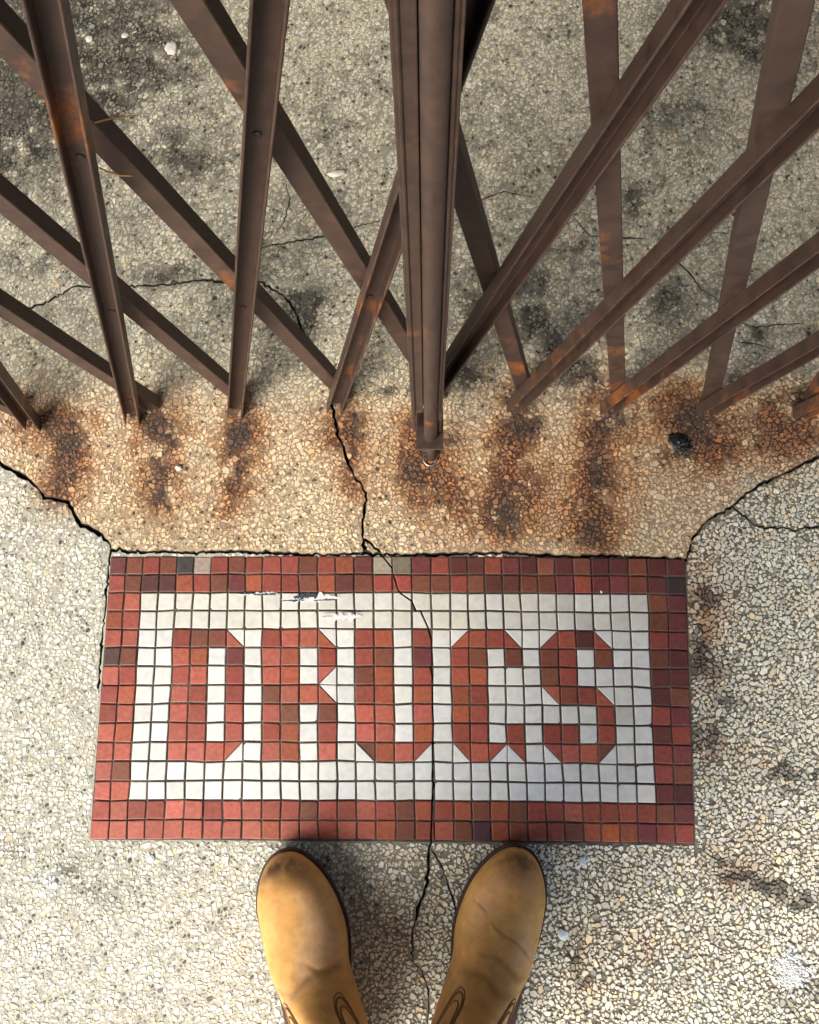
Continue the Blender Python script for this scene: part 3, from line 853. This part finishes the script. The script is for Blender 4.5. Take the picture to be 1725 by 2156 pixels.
# lead post: a wide channel open to the street with a drop bolt in it
def box(name, x0, x1, y0, y1, z0, z1, mat, parent, bev=.0015, org=Vector((0, 0, 0))):
    bm = bmesh.new()
    bmesh.ops.create_cube(bm, size=1)
    for v in bm.verts:
        v.co = Vector((x0 + (v.co.x + .5) * (x1 - x0), y0 + (v.co.y + .5) * (y1 - y0), z0 + (v.co.z + .5) * (z1 - z0))) - org
    if bev: bmesh.ops.bevel(bm, geom=list(bm.edges), offset=bev, segments=2, profile=.6, affect='EDGES')
    me = bpy.data.meshes.new(name); bm.to_mesh(me); bm.free()
    me.materials.append(mat)
    return link(bpy.data.objects.new(name, me), parent)
def tube(name, pts, rad, mat, parent, seg=14, org=Vector((0, 0, 0)), cap=True):
    pts = [Vector(p) for p in pts]
    rad = rad if isinstance(rad, (list, tuple)) else [rad] * len(pts)
    vv, ff = [], []
    nrm = None
    for i, p in enumerate(pts):
        d = (pts[min(i + 1, len(pts) - 1)] - pts[max(i - 1, 0)]).normalized()
        if nrm is None: nrm = d.orthogonal().normalized()
        nrm = (nrm - d * nrm.dot(d)).normalized()
        bn = d.cross(nrm)
        for j in range(seg):
            a = 2 * math.pi * j / seg
            vv.append(p + nrm * math.cos(a) * rad[i] + bn * math.sin(a) * rad[i] - org)
    for i in range(len(pts) - 1):
        for j in range(seg):
            a, b = i * seg + j, i * seg + (j + 1) % seg
            ff.append((a, b, b + seg, a + seg))
    if cap:
        ff.append(tuple(range(seg))[::-1]); ff.append(tuple(range((len(pts) - 1) * seg, len(pts) * seg)))
    return mesh_obj(name, vv, ff, mat, parent, smooth=True)
HX, HY = gp(906, 968)                                # the floor socket
PXC = HX - .0045
PT = 2.0
post_w = .0188
RY = HY + .0105
box('post_web', PXC - post_w + .003, PXC + post_w - .003, HY + .050, HY + .054, .10, PT, M_STEEL, gate, .001, G0)
box('post_flange', PXC - post_w, PXC - post_w + .004, HY + .014, HY + .056, .098, PT, M_STEEL, gate, .001, G0)
box('post_flange', PXC + post_w - .004, PXC + post_w, HY + .014, HY + .056, .098, PT, M_STEEL, gate, .001, G0)
box('post_lip', PXC - post_w + .0002, HX - .0092, HY + .0085, HY + .0138, .205, PT, M_STEEL, gate, .001, G0)
box('post_lip', HX + .0092, PXC + post_w - .0002, HY + .0085, HY + .0138, .170, PT, M_STEEL, gate, .001, G0)
for xr in (PXC - post_w + .0042, PXC + post_w - .0040):
    tube('post_rib', [(xr, HY + .0088, .21), (xr, HY + .0088, PT)], .0017, M_STEEL, gate, 8, G0)
tube('drop_bolt', [(HX, RY, .0905), (HX, RY, .0915), (HX, RY, .095), (HX, RY, .5), (HX, RY, PT - .2)], [.0055, .0075, .0086, .0086, .0086], M_STEEL, gate, 20, G0)
tube('drop_bolt_pin', [(HX + .001, HY + .003, -.012), (HX + .001, HY + .003, .0865)], .0062, M_STEEL, gate, 16, G0)
box('bolt_guide', PXC - .0145, PXC + .0215, HY - .0068, HY + .049, .0868, .0895, M_STEEL, gate, .0005, G0)
box('guide_edge', PXC - .0143, PXC + .0213, HY - .0076, HY - .0069, .0872, .0892, M_BRIGHT, gate, 0, G0)
for o in gate.children:
    if o.name.split('.')[0] in ('post_web', 'post_flange', 'post_lip', 'post_rib', 'drop_bolt', 'bolt_guide', 'guide_edge'): o.rotation_euler.y = -math.radians(.50)
# floor socket with a worn bright rim
sock = tag(empty('floor_socket', (HX, HY, 0)), 'small worn bright metal socket in the floor under the gate bolt', 'socket')
zt = .0040
def ring_mesh(name, r0, r1, z, mat, parent, a0=0, a1=2 * math.pi, n=36, h=.0012):
    vv, ff = [], []
    for i in range(n + 1):
        a = a0 + (a1 - a0) * i / n
        for rr, zz in ((r0, z - .004), (r0, z), ((r0 + r1) / 2, z + h), (r1, z), (r1, z - .004)):
            vv.append((math.cos(a) * rr, math.sin(a) * rr, zz))
    for i in range(n):
        for j in range(4):
            a = i * 5 + j
            ff.append((a, a + 5, a + 6, a + 1))
    return mesh_obj(name, vv, ff, mat, parent, smooth=True)
ring_mesh('rim', .0080, .0105, zt, M_BRIGHT, sock)
vv = [(math.cos(2 * math.pi * i / 24) * .0082, math.sin(2 * math.pi * i / 24) * .0082, zt - .0012) for i in range(24)]
mesh_obj('socket_hole_shade', vv, [tuple(range(24))], M_DARKHOLE, sock)  # near-black disc painted for the shade inside the hole

# ------------------------------------------------------------------ boots
def mat_leather():
    k = NT('tan_nubuck_leather')
    tc = k.n('ShaderNodeTexCoord')
    at = k.n('ShaderNodeAttribute', attribute_name='col')
    n1 = k.noise(16, 4, .55, tc.outputs['Object']); n2 = k.noise(90, 5, .6, tc.outputs['Object']); n3 = k.noise(900, 3, .6, tc.outputs['Object'])
    base = k.ramp(n1.outputs[0], .30, .70, c4(.45, .235, .064), c4(.61, .355, .118))
    c = k.mix(1.0, base.outputs[0], at.outputs['Color'], 'MULTIPLY')
    r2 = k.ramp(n2.outputs[0], .3, .7, c4(.86, .84, .82), c4(1.1, 1.1, 1.12))
    c = k.mix(1.0, c, r2.outputs[0], 'MULTIPLY')
    k.l(c, k.b.inputs['Base Color'])
    k.set(Roughness=.62)
    k.b.inputs['Specular IOR Level'].default_value = .35
    mx = k.n('ShaderNodeMath', operation='MULTIPLY_ADD'); mx.inputs[1].default_value = .35
    k.l(n3.outputs[0], mx.inputs[0]); k.l(n2.outputs[0], mx.inputs[2])
    k.bump(mx.outputs[0], .35, .0012)
    return k.m
M_LEATHER = mat_leather()
def interp(u, tab):
    xs = [t[0] for t in tab]; ys = [t[1] for t in tab]
    # smooth cubic through the table (Catmull-Rom style via numpy on a fine grid)
    return float(np.interp(u, xs, ys))
def smooth_tab(tab, n=400):
    xs = np.linspace(tab[0][0], tab[-1][0], n); ys = np.interp(xs, [t[0] for t in tab], [t[1] for t in tab])
    kx = np.ones(31) / 31
    yp = np.pad(ys, 15, mode='edge'); ys2 = np.convolve(yp, kx, 'valid')
    yp = np.pad(ys2, 15, mode='edge'); ys2 = np.convolve(yp, kx, 'valid')
    ys2[0], ys2[-1] = ys[0], ys[-1]
    return lambda u: np.interp(u, xs, ys2)
Z0 = .024
prof_h = smooth_tab([(0, .050), (.012, .064), (.035, .072), (.07, .077), (.10, .085), (.13, .098), (.155, .115), (.175, .135)])
def toe_round(u): return math.sqrt(max(0.0, 1 - (1 - min(u / .060, 1)) ** 2.4))
halfw = smooth_tab([(0, .040), (.03, .0445), (.06, .0500), (.09, .0530), (.115, .0525), (.15, .0465), (.19, .0395), (.24, .0370), (.29, .0360), (.30, .0350)])
def width_at(u):
    t = min(max(u / .075, 0), 1)
    return float(halfw(u)) * (1 - (1 - t) ** 2.6) ** (1 / 2.1)
skew = smooth_tab([(0, -.009), (.05, -.004), (.10, .002), (.16, .003), (.22, .0), (.30, .0)])
def build_boot(px_toe, yaw, side, label, crease):
    """side=+1: inner side of the foot toward +x (left boot); local +y is the toe direction, origin at toe tip"""
    tx, ty = gp(*px_toe, .03)
    root = tag(empty('boot', (tx, ty, .0015)), label, 'boot', 'pair of tan leather boots')
    root.rotation_euler = (0, 0, yaw)
    S = side
    # rings: (front/top point F, back/bottom point B in (u,z), half width, blend to ellipse)
    rings = []
    n1 = 110
    for i in range(n1):
        t = i / (n1 - 1); u = .165 * t ** 1.6 if i else .0006
        h = Z0 + (float(prof_h(u)) - Z0) * (.30 + .70 * math.sqrt(max(0, 1 - (1 - min(u / .045, 1)) ** 2)))
        rings.append(((u, h), (u, Z0), width_at(u), 0.0, u))
    F2 = [(.165, float(prof_h(.165))), (.180, .142), (.190, .168), (.196, .200), (.198, .24), (.198, .285), (.197, .33)]
    B2 = [(.165, Z0), (.235, Z0), (.285, Z0), (.300, .050), (.298, .11), (.300, .20), (.306, .33)]
    W2 = [width_at(.165), .046, .0455, .045, .046, .051, .056]
    E2 = [0, .10, .30, .62, .9, 1, 1]
    n2 = 80
    for i in range(1, n2 + 1):
        s = i / n2 * (len(F2) - 1); k0 = min(int(s), len(F2) - 2); t = s - k0
        L = lambda A: A[k0] + (A[k0 + 1] - A[k0]) * t
        rings.append(((L([a[0] for a in F2]), L([a[1] for a in F2])), (L([a[0] for a in B2]), L([a[1] for a in B2])), L(W2), L(E2), None))
    # smooth the fan rings
    arr = np.array([[r[0][0], r[0][1], r[1][0], r[1][1], r[2], r[3]] for r in rings])
    for _ in range(14):
        sm = arr.copy(); sm[n1 - 8:-1] = (arr[n1 - 9:-2] + 2 * arr[n1 - 8:-1] + arr[n1 - 7:]) / 4
        arr = sm
    T = 132
    verts, cols = [], []
    NR = len(arr)
    def surf(k, th):
        fu, fz, bu, bz, W, E = arr[k]
        # th 0 = top/front, pi = bottom/back ; sign gives the side
        c, s = math.cos(th), math.sin(th)
        t = .5 * (1 - c)
        # low, boxy section (wide at its base) against an ellipse (shaft)
        tt = min(1, abs(th if th <= math.pi else 2 * math.pi - th) / (math.pi * .80))
        a = tt * math.pi / 2
        gl = math.sin(a) ** .92; tl = 1 - max(0.0, math.cos(a)) ** .80
        g0 = gl if tt < 1 else 1 - ((abs(th if th <= math.pi else 2 * math.pi - th) - math.pi * .80) / (math.pi * .20)) ** 1.0
        t0 = tl
        g1 = abs(s)
        sg = 1 if th <= math.pi else -1
        g = g0 * (1 - E) + g1 * E; tm = t0 * (1 - E) + t * E
        u = fu + (bu - fu) * tm; z = fz + (bz - fz) * tm
        x = sg * W * g + float(skew(u)) * (-1) - .026 * float(sstep(n1 - 16, n1 + 26, np.float64(k)))
        return u, x, z
    Q = np.array([surf(k_, 2 * math.pi * j / T) for k_ in range(NR) for j in range(T)])
    U, X, Z = Q[:, 0], Q[:, 1], Q[:, 2]
    wr = np.zeros(len(U)); dirt = np.zeros(len(U))
    for (u0, slope, dep, wd, xa, xb) in crease:
        d = U - (u0 + slope * X + .0035 * np.sin(X * 130 + u0 * 90) + .006 * (vnoise(X, U, .018, 5) - .5))
        on = sstep(xa - .012, xa + .006, X) * (1 - sstep(xb - .006, xb + .012, X)) * sstep(.035, .055, Z) * sstep(.2, .5, fbm(X, U, .02, 41))
        wr += .62 * dep * (np.exp(-(d / wd) ** 2) - .55 * np.exp(-((d - wd * 2.4) / (wd * 1.6)) ** 2)) * on
        dirt += np.exp(-(d / (wd * .8)) ** 2) * on
    verts = list(zip(-S * X, -U, Z - wr))
    n_big = fbm(X + S * 3, U, .055, 17); n_mid = fbm(X + S * 3, U, .018, 19); n_sml = fbm(X + S, U, .006, 23)
    toe = np.exp(-(np.maximum(U - .004 - .010 * n_mid, 0) / .017) ** 2) * sstep(.034, .052, Z) * sstep(.25, .6, n_mid * .6 + n_sml * .4)
    toe = toe * (.45 + .55 * sstep(-.035, .03, X))
    toe = np.clip(toe * 1.1, 0, 1)
    flank = sstep(.025, .045, X) * np.exp(-((U - .045) / .03) ** 2) * sstep(.4, .65, n_mid)
    dust = sstep(.42, .70, n_big) * sstep(.05, .075, Z)
    tone = (.80 + .42 * n_big) * (.90 + .20 * n_mid)
    tone = tone * (1 - .74 * toe) * (1 - .35 * np.clip(flank, 0, 1)) * (1 - .34 * np.clip(dirt, 0, 1))
    cols = np.stack([tone * (1 - .02 * dust), tone * (1 + .06 * dust), tone * (1 + .70 * dust + .5 * toe)], 1) * 1.12
    faces = []
    for k_ in range(NR - 1):
        for j in range(T):
            a, b = k_ * T + j, k_ * T + (j + 1) % T
            faces.append((a, b, b + T, a + T))
    faces.append(tuple(range(T))[::-1])
    if S < 0: pass
    up_ = mesh_obj('upper', verts, faces, M_LEATHER, root, smooth=True, col=cols)
    bmf = bmesh.new(); bmf.from_mesh(up_.data); bmesh.ops.recalc_face_normals(bmf, faces=bmf.faces); bmf.to_mesh(up_.data); bmf.free()
    up_.data.shade_smooth()
    # sole and welt: outline a little wider than the upper
    def outline(g, n=60):
        Lo, Ro = [], []
        for i in range(n + 1):
            u = .304 * (i / n) ** 2.0
            w = width_at(u) if u > 0 else 0.0
            if u > .26: w = float(halfw(u)) * math.sqrt(max(0, 1 - ((u - .26) / .0441) ** 2.2))
            Lo.append((-w - float(skew(u)), u)); Ro.append((w - float(skew(u)), u))
        base = np.array(Lo + Ro[-2:0:-1])
        d = np.roll(base, -1, 0) - np.roll(base, 1, 0)
        d /= np.linalg.norm(d, axis=1)[:, None] + 1e-9
        nrm = np.stack([-d[:, 1], d[:, 0]], 1)
        c_ = base.mean(0)
        if ((base - c_) * nrm).sum() < 0: nrm = -nrm
        return [tuple(p) for p in base + nrm * g]
    def slab(name, g0, g1, za, zb, mat):
        o0 = outline(g0); o1 = outline(g1)
        n = len(o0)
        vv = [(-S * x, -u, za) for x, u in o0] + [(-S * x, -u, (za + zb) / 2) for x, u in o1] + [(-S * x, -u, zb) for x, u in o1]
        ff = []
        for j in range(2):
            for i in range(n):
                a, b = j * n + i, j * n + (i + 1) % n
                ff.append((a, b, b + n, a + n))
        ff += [tuple(range(n))[::-1], tuple(range(2 * n, 3 * n))]
        o = mesh_obj(name, vv, ff, mat, root)
        b2 = bmesh.new(); b2.from_mesh(o.data); bmesh.ops.recalc_face_normals(b2, faces=b2.faces); b2.to_mesh(o.data); b2.free()
        return o
    slab('sole', .0005, .0022, .0005, .0170, M_SOLE)
    slab('welt', .0028, .0032, .0172, .0245, M_SOLE)
    # seams and the rounded ankle panels, raised cords on the leather
    def cord(name, kt, rad, off=.0006):
        pts = []
        for (kk, th) in kt:
            k0 = max(0, min(NR - 2, int(kk))); t = kk - k0
            a = surf(k0, th); b = surf(k0 + 1, th)
            u, x, z = [a[i] + (b[i] - a[i]) * t for i in range(3)]
            pts.append((-S * x, -u, z + off))
        return tube(name, pts, rad, M_THREAD, root, 8)
    def arch(kc, thc, hk, wth, n=26):
        out = []
        for i in range(n + 1):
            a = math.pi * (i / n)
            w = math.copysign(abs(math.cos(a)) ** .8, math.cos(a)); hgt = max(0.0, math.sin(a)) ** .45
            out.append((kc + hk * (1 - hgt), thc + wth * w))
        return out
    for sgn, thc in ((1, 1.18), (-1, -1.18)):
        th0 = thc if thc > 0 else 2 * math.pi + thc
        cord('seam', arch(n1 - 2, th0, 62, .44), .0013)
        cord('seam', arch(n1 + 2, th0, 58, .36), .0011)
        cord('stitching', arch(n1 - 4, th0, 64, .49), .0007)
    # pull-on shaft rim
    tube('shaft_rim', [(-S * surf(NR - 1, 2 * math.pi * j / 40)[1], -surf(NR - 1, 2 * math.pi * j / 40)[0], surf(NR - 1, 2 * math.pi * j / 40)[2]) for j in range(41)], .0022, M_THREAD, root, 8, cap=False)
    return root
BOOTS_1 = build_boot((612, 1792), math.radians(11), 1, 'left of the two tan leather boots, dark scuffs on its toe', [(.118, -.5, .0012, .0026, -.045, -.012), (.142, .25, .0016, .006, -.04, .04)])
BOOTS_2 = build_boot((1080, 1783), math.radians(-11), -1, 'right of the two tan leather boots, long diagonal crease across its vamp', [(.092, .62, .0012, .0020, -.042, .046), (.125, .35, .0008, .0045, -.02, .045), (.150, .2, .0014, .006, -.04, .04)])

# ------------------------------------------------------------------ small things on the floor
def lump(name, x, y, z, sx, sy, sz, mat, seed, sub=3, amp=.35, parent=None):
    bm = bmesh.new()
    bmesh.ops.create_icosphere(bm, subdivisions=sub, radius=1)
    rr = random.Random(seed)
    off = [Vector((rr.gauss(0, 1), rr.gauss(0, 1), rr.gauss(0, 1))) for _ in range(9)]
    for v in bm.verts:
        d = sum(max(0, v.co.normalized().dot(o.normalized())) ** 6 * (1 if i % 2 else -1) for i, o in enumerate(off))
        q = v.co.normalized() * 2.6 + Vector((seed, 0, 0))
        v.co = v.co * (1 + amp * (.4 * d + .9 * mnoise.noise(q) + .5 * mnoise.noise(q * 2.3)))
        v.co = Vector((v.co.x * sx, v.co.y * sy, v.co.z * sz))
    me = bpy.data.meshes.new(name); bm.to_mesh(me); bm.free(); me.materials.append(mat); me.shade_smooth()
    o = link(bpy.data.objects.new(name, me), parent)
    o.location = (x, y, z); o.rotation_euler.z = rr.uniform(0, 6)
    return o
UPZ = .0040
x, y = gp(1433, 940)
tar = tag(empty('tar_lump', (x, y, UPZ)), 'crusty black tar lump stuck on the rust-stained slab', 'lump')
lump('core', 0, 0,   .0022, .0072, .0080, .0045, M_GUM, 3, 5, .75, tar)
lump('smear', -.004, .005, .0004, .014, .012, .0012, M_GUM, 8, 4, .5, tar)
lump('crumb', .012, -.003, .0012, .004, .003, .0022, M_GUM, 5, 3, .4, tar)
def fleck(px, py, sx, sy, sz, seed, label, name='white_fleck', cat='fleck', mat=M_PEBBLE, rz=None, zz=UPZ):
    x, y = gp(px, py)
    o = lump(name, x, y, zz + sz * .5, sx, sy, sz, mat, seed, 3, .3)
    if rz is not None: o.rotation_euler.z = rz
    return tag(o, label, cat)
fleck(711, 369, .0135, .0050, .0030, 21, 'elongated white chip of debris lying beyond the gate', rz=.22)
fleck(190, 85, .0065, .0055, .0015, 22, 'leftmost of three white gum spots at the dark upper floor', 'gum_spot', 'gum')
fleck(265, 78, .0060, .0045, .0015, 23, 'middle white gum spot between two others on the dark upper floor', 'gum_spot', 'gum')
fleck(364, 104, .0095, .0120, .0016, 24, 'largest, ragged white gum spot on the dark upper floor', 'gum_spot', 'gum')
fleck(378, 987, .0040, .0045, .0022, 25, 'tiny round white pebble among rust streaks left of the cracked slab', 'pebble', 'pebble')
fleck(1797 * .7047, 1246, .0020, .0016, .0012, 26, 'tiny white grain on the upper right mosaic border', 'grain', 'grain', zz=.001)
fleck(318, 1808, .0055, .0045, .0008, 27, 'pale blue paint spot below the lower left of the mosaic', 'paint_spot', 'paint', mat=plain('pale_blue_paint', (.52, .60, .66), .6), zz=.0005)
fleck(1228, 1812, .0060, .0058, .0008, 28, 'pale blue paint spot beside the toe of the right boot', 'paint_spot', 'paint', mat=bpy.data.materials['pale_blue_paint'], zz=.0005)
fleck(1186, 1968, .0075, .0065, .0008, 29, 'pale blue paint spot beside the vamp of the right boot', 'paint_spot', 'paint', mat=bpy.data.materials['pale_blue_paint'], zz=.0005)
# pale crust at the lower right: a low patch of many grains
x, y = gp(1665, 2040)
vv, ff = [], []
for i in range(330):
    a = random.uniform(0, 6.283); rr = .027 * abs(random.gauss(0, .62)) * (.85 + .2 * math.sin(3 * a + 1) + .15 * math.sin(5 * a))
    cx, cy = rr * math.cos(a), rr * math.sin(a) * 1.05
    r0 = random.uniform(.0014, .0036); b = len(vv); ph = random.uniform(0, 6)
    for j in range(5): vv.append((cx + r0 * math.cos(ph + j * 1.2566), cy + r0 * math.sin(ph + j * 1.2566), .0002))
    vv.append((cx + random.gauss(0, .0004), cy + random.gauss(0, .0004), random.uniform(.0010, .0024)))
    ff += [(b + j, b + (j + 1) % 5, b + 5) for j in range(5)]
crust = mesh_obj('mineral_crust', vv, ff, M_LIME)
crust.location = (x, y, .0002)
tag(crust, 'pale grey crystalline crust patch on the pavement at lower right', 'crust')
# straw caught on the gate
def straw(pts, label, rad=.0007):
    P = [on_plane(px, py, Y) for px, py, Y in pts]
    Q = []
    for i in range(len(P) - 1):
        for t in (0, .33, .66): Q.append(P[i] + (P[i + 1] - P[i]) * t)
    Q.append(P[-1])
    o = tube('straw', [tuple(q) for q in Q], [rad * (.5 + .6 * math.sin(math.pi * (i + .6) / len(Q))) for i in range(len(Q))], M_STRAW, None, 7)
    return tag(o, label, 'straw', None)
straw([(200, 258, .222), (238, 248, .224), (288, 243, .226)], 'dry straw stalk caught on the gate, upper of the two')
straw([(208, 352, .200), (228, 362, .200), (255, 369, .203), (282, 370, .206)], 'bent dry straw caught on a rear gate bar, lower of the two')

# paint smears on the white tiles
def smear(px0, py0, px1, py1, h, label, seed, dark):
    rr = random.Random(seed)
    x0, y0 = gp(px0, py0, .002); x1, y1 = gp(px1, py1, .002)
    root = tag(empty('paint_smear', ((x0 + x1) / 2, (y0 + y1) / 2, .0018)), label, 'smear')
    def patch(nm, t0, t1, ha, mat, zz, oy):
        n = 44; vv = []; ff = []
        e1, e2 = rr.uniform(0, 99), rr.uniform(0, 99)
        for i in range(n + 1):
            t = t0 + (t1 - t0) * i / n
            xx = (t - .5) * (x1 - x0); yy = (t - .5) * (y1 - y0) + oy
            k_ = max(0.0, math.sin(math.pi * i / n)) ** .4
            up_ = ha * k_ * (.15 + .85 * abs(mnoise.noise(Vector((e1, i * .19, 0))) * 1.6)); dn = ha * k_ * (.15 + .85 * abs(mnoise.noise(Vector((e2, i * .19, 3))) * 1.6))
            vv += [(xx, yy + up_, zz), (xx, yy - dn, zz)]
        for i in range(n): ff.append((2 * i, 2 * i + 1, 2 * i + 3, 2 * i + 2))
        top = len(vv)
        vv2 = [(a, b, c - .0006) for a, b, c in vv]
        ring = [2 * i for i in range(n + 1)] + [2 * i + 1 for i in range(n, -1, -1)]
        for i in range(len(ring)):
            a, b = ring[i], ring[(i + 1) % len(ring)]
            ff.append((a, b, top + b, top + a))
        o = mesh_obj(nm, vv + vv2, ff, mat, root)
        return o
    patch('white_film', 0, 1, h, M_SMEAR_W, .0003, 0)
    for (t0, t1, ha, oy) in dark: patch('dark_scrape', t0, t1, ha, M_SMEAR_D, .0007, oy)
smear(500, 1252, 585, 1249, .004, 'short dark scrape across the top row of white tiles above the D', 4, [(.02, .45, .0020, .001), (.4, .98, .0030, -.001)])
smear(592, 1262, 716, 1258, .010, 'large glossy white and black paint smear on top white tiles', 5, [(.2, .62, .0062, .003), (.02, .4, .0020, -.002), (.55, .95, .0022, -.003)])
smear(678, 1301, 762, 1297, .008, 'torn white paint smear on the second row of white tiles', 6, [(.05, .35, .0006, .006), (.5, .9, .0006, .006)])

# ------------------------------------------------------------------ the shop front behind the gate (out of the picture, it shades the floor)
M_WALL = plain('painted_brick', (.23, .17, .13), .85, 0, 30, .25, .002)
M_SOFFIT = plain('sooty_soffit', (.22, .21, .19), .9, 0, 12, .2, .002)
shop = tag(empty('shop_front', (.45, 2.2, 0)), 'dim brick shop front behind the gate, with an unseen deep shade canopy', 'building')
SO = Vector((.45, 2.2, 0))
box('wall', -2.6, 3.5, 2.2, 2.4, -.01, 3.2, M_WALL, shop, 0, SO)
box('canopy', -2.6, 3.5, -1.7, 2.19, 2.75, 2.95, M_SOFFIT, shop, .01, SO)  # unseen; carried far toward the street to block overhead sky light
box('side_wall', 1.75, 2.0, .30, 2.19, -.01, 2.54, M_WALL, shop, .005, SO)
box('side_wall', -1.65, -1.4, .75, 2.19, -.01, 2.54, M_WALL, shop, .005, SO)
box('door', .0, .95, 2.15, 2.198, 0.002, 2.1, M_SOLE, shop, .004, SO)

# ------------------------------------------------------------------ the person in the boots (above the picture's edge)
def skin_fig(name, nodes, edges, mat, parent, sub=2):
    me = bpy.data.meshes.new(name)
    me.from_pydata([n[0] for n in nodes], edges, [])
    me.materials.append(mat)
    o = link(bpy.data.objects.new(name, me), parent)
    m = o.modifiers.new('skin', 'SKIN'); m.use_smooth_shade = True
    sv = me.skin_vertices[0].data
    for i, n in enumerate(nodes):
        r_ = n[1]; sv[i].radius = (r_, r_) if not isinstance(r_, tuple) else r_
        sv[i].use_root = (i == 0)
    sd = o.modifiers.new('sub', 'SUBSURF'); sd.levels = sub; sd.render_levels = sub
    return o
M_DENIM = plain('dark_denim', (.035, .042, .060), .85, 0, 700, .3)
M_COAT = plain('grey_wool_coat', (.10, .10, .105), .9, 0, 500, .25)
M_SKIN = plain('skin', (.50, .30, .22), .55, 0, 300, .06)
M_HAIR = plain('brown_hair', (.06, .035, .02), .6, 0, 400, .3)
def loc_of(b, u, x, z):
    return b.matrix_basis @ Vector((x, -u, z))
aL = loc_of(BOOTS_1, .25, .020, .29); aR = loc_of(BOOTS_2, .25, -.020, .29)
mid = (aL + aR) / 2
person = tag(empty('person', (mid.x, mid.y, 0)), 'person in dark jeans and grey coat standing in the tan boots', 'person')
PO = Vector((mid.x, mid.y, 0))
def N(x, y, z, r): return ((x, y, z), r)
hx = (aR.x - aL.x) / 2
body = [N(0, -.04, .92, .10), N(0, -.02, 1.10, .10), N(0, .02, 1.30, .11), N(0, .06, 1.44, .055), N(0, .10, 1.52, .055), N(0, .15, 1.59, .075), N(0, .17, 1.67, .07),
        N(-.085, -.03, .86, .075), N(-hx * .95, .0, .50, .055), N(-hx, 0, .24, .036), N(.085, -.03, .86, .075), N(hx * .95, .0, .50, .055), N(hx, 0, .24, .036),
        N(-.17, .02, 1.38, .05), N(-.255, -.02, 1.12, .040), N(-.270, .03, .89, .026), N(.17, .02, 1.38, .05), N(.255, -.02, 1.12, .040), N(.270, .03, .89, .026)]
bed = [(0, 1), (1, 2), (2, 3), (3, 4), (4, 5), (5, 6), (0, 7), (7, 8), (8, 9), (0, 10), (10, 11), (11, 12), (2, 13), (13, 14), (14, 15), (2, 16), (16, 17), (17, 18)]
for sx, wi in ((-1, 15), (1, 18)):                       # relaxed hands: palms and fingers
    p0 = len(body)
    body.append(N(sx * .268, .045, .82, .026)); bed.append((wi, p0))
    for f_ in range(4):
        b0 = len(body); yy = .078 - .019 * f_; ln = (.92, 1.0, .96, .78)[f_]
        body.append(N(sx * .268, yy, .785, .0095)); body.append(N(sx * .262, yy + .004, .785 - .042 * ln, .0085)); body.append(N(sx * .246, yy + .006, .785 - .072 * ln, .0075))
        bed += [(p0, b0), (b0, b0 + 1), (b0 + 1, b0 + 2)]
    b0 = len(body)
    body.append(N(sx * .255, .088, .825, .0105)); body.append(N(sx * .245, .102, .785, .0090)); bed += [(p0, b0), (b0, b0 + 1)]
skin_fig('body', body, bed, M_SKIN, person)
for sx in (-1, 1):
    tube('trouser_leg', [(sx * hx, 0, .265), (sx * hx, 0, .34), (sx * hx * .98, 0, .48), (sx * (hx * .7 + .026), -.01, .66), (sx * .095, -.02, .86), (sx * .08, -.03, .98)], [.052, .056, .066, .078, .092, .09], M_DENIM, person, 24)
# unseen knee-length coat, cut full to shade between the boots: lofted body, sleeves
CR_ = [(.42, -.045, .235, .165), (.60, -.045, .222, .160), (.80, -.04, .205, .150), (.95, -.03, .190, .140), (1.10, -.015, .185, .135), (1.25, .005, .195, .135), (1.36, .02, .195, .118), (1.42, .035, .140, .095), (1.455, .055, .075, .075), (1.48, .065, .072, .072)]
vv, ff = [], []
nn = 56
zs = np.linspace(CR_[0][0], CR_[-1][0], 48)
for z in zs:
    yo, rx, ry = [float(np.interp(z, [c[0] for c in CR_], [c[q] for c in CR_])) for q in (1, 2, 3)]
    for j in range(nn):
        a = 2 * math.pi * j / nn
        fold = 1 + .035 * math.sin(a * 7 + z * 2) * max(0, (1.0 - z)) * 1.4 + .012 * math.sin(a * 3 + z * 9)
        vv.append((math.cos(a) * rx * fold, yo + math.sin(a) * ry * fold, z))
for i in range(len(zs) - 1):
    for j in range(nn):
        a, b = i * nn + j, i * nn + (j + 1) % nn
        ff.append((a, b, b + nn, a + nn))
coat = mesh_obj('coat', vv, ff, M_COAT, person, smooth=True)
so = coat.modifiers.new('thick', 'SOLIDIFY'); so.thickness = .004
for sx in (-1, 1):
    tube('sleeve', [(sx * .13, .02, 1.385), (sx * .185, .018, 1.36), (sx * .225, .0, 1.27), (sx * .25, -.02, 1.14), (sx * .262, -.005, 1.03), (sx * .27, .025, .90)], [.062, .068, .062, .055, .050, .046], M_COAT, coat, 18, Vector((0, 0, 0)))
skin_fig('hair', [N(0, .14, 1.65, .085), N(0, .14, 1.70, .075), N(0, .095, 1.58, .07)], [(0, 1), (0, 2)], M_HAIR, person)
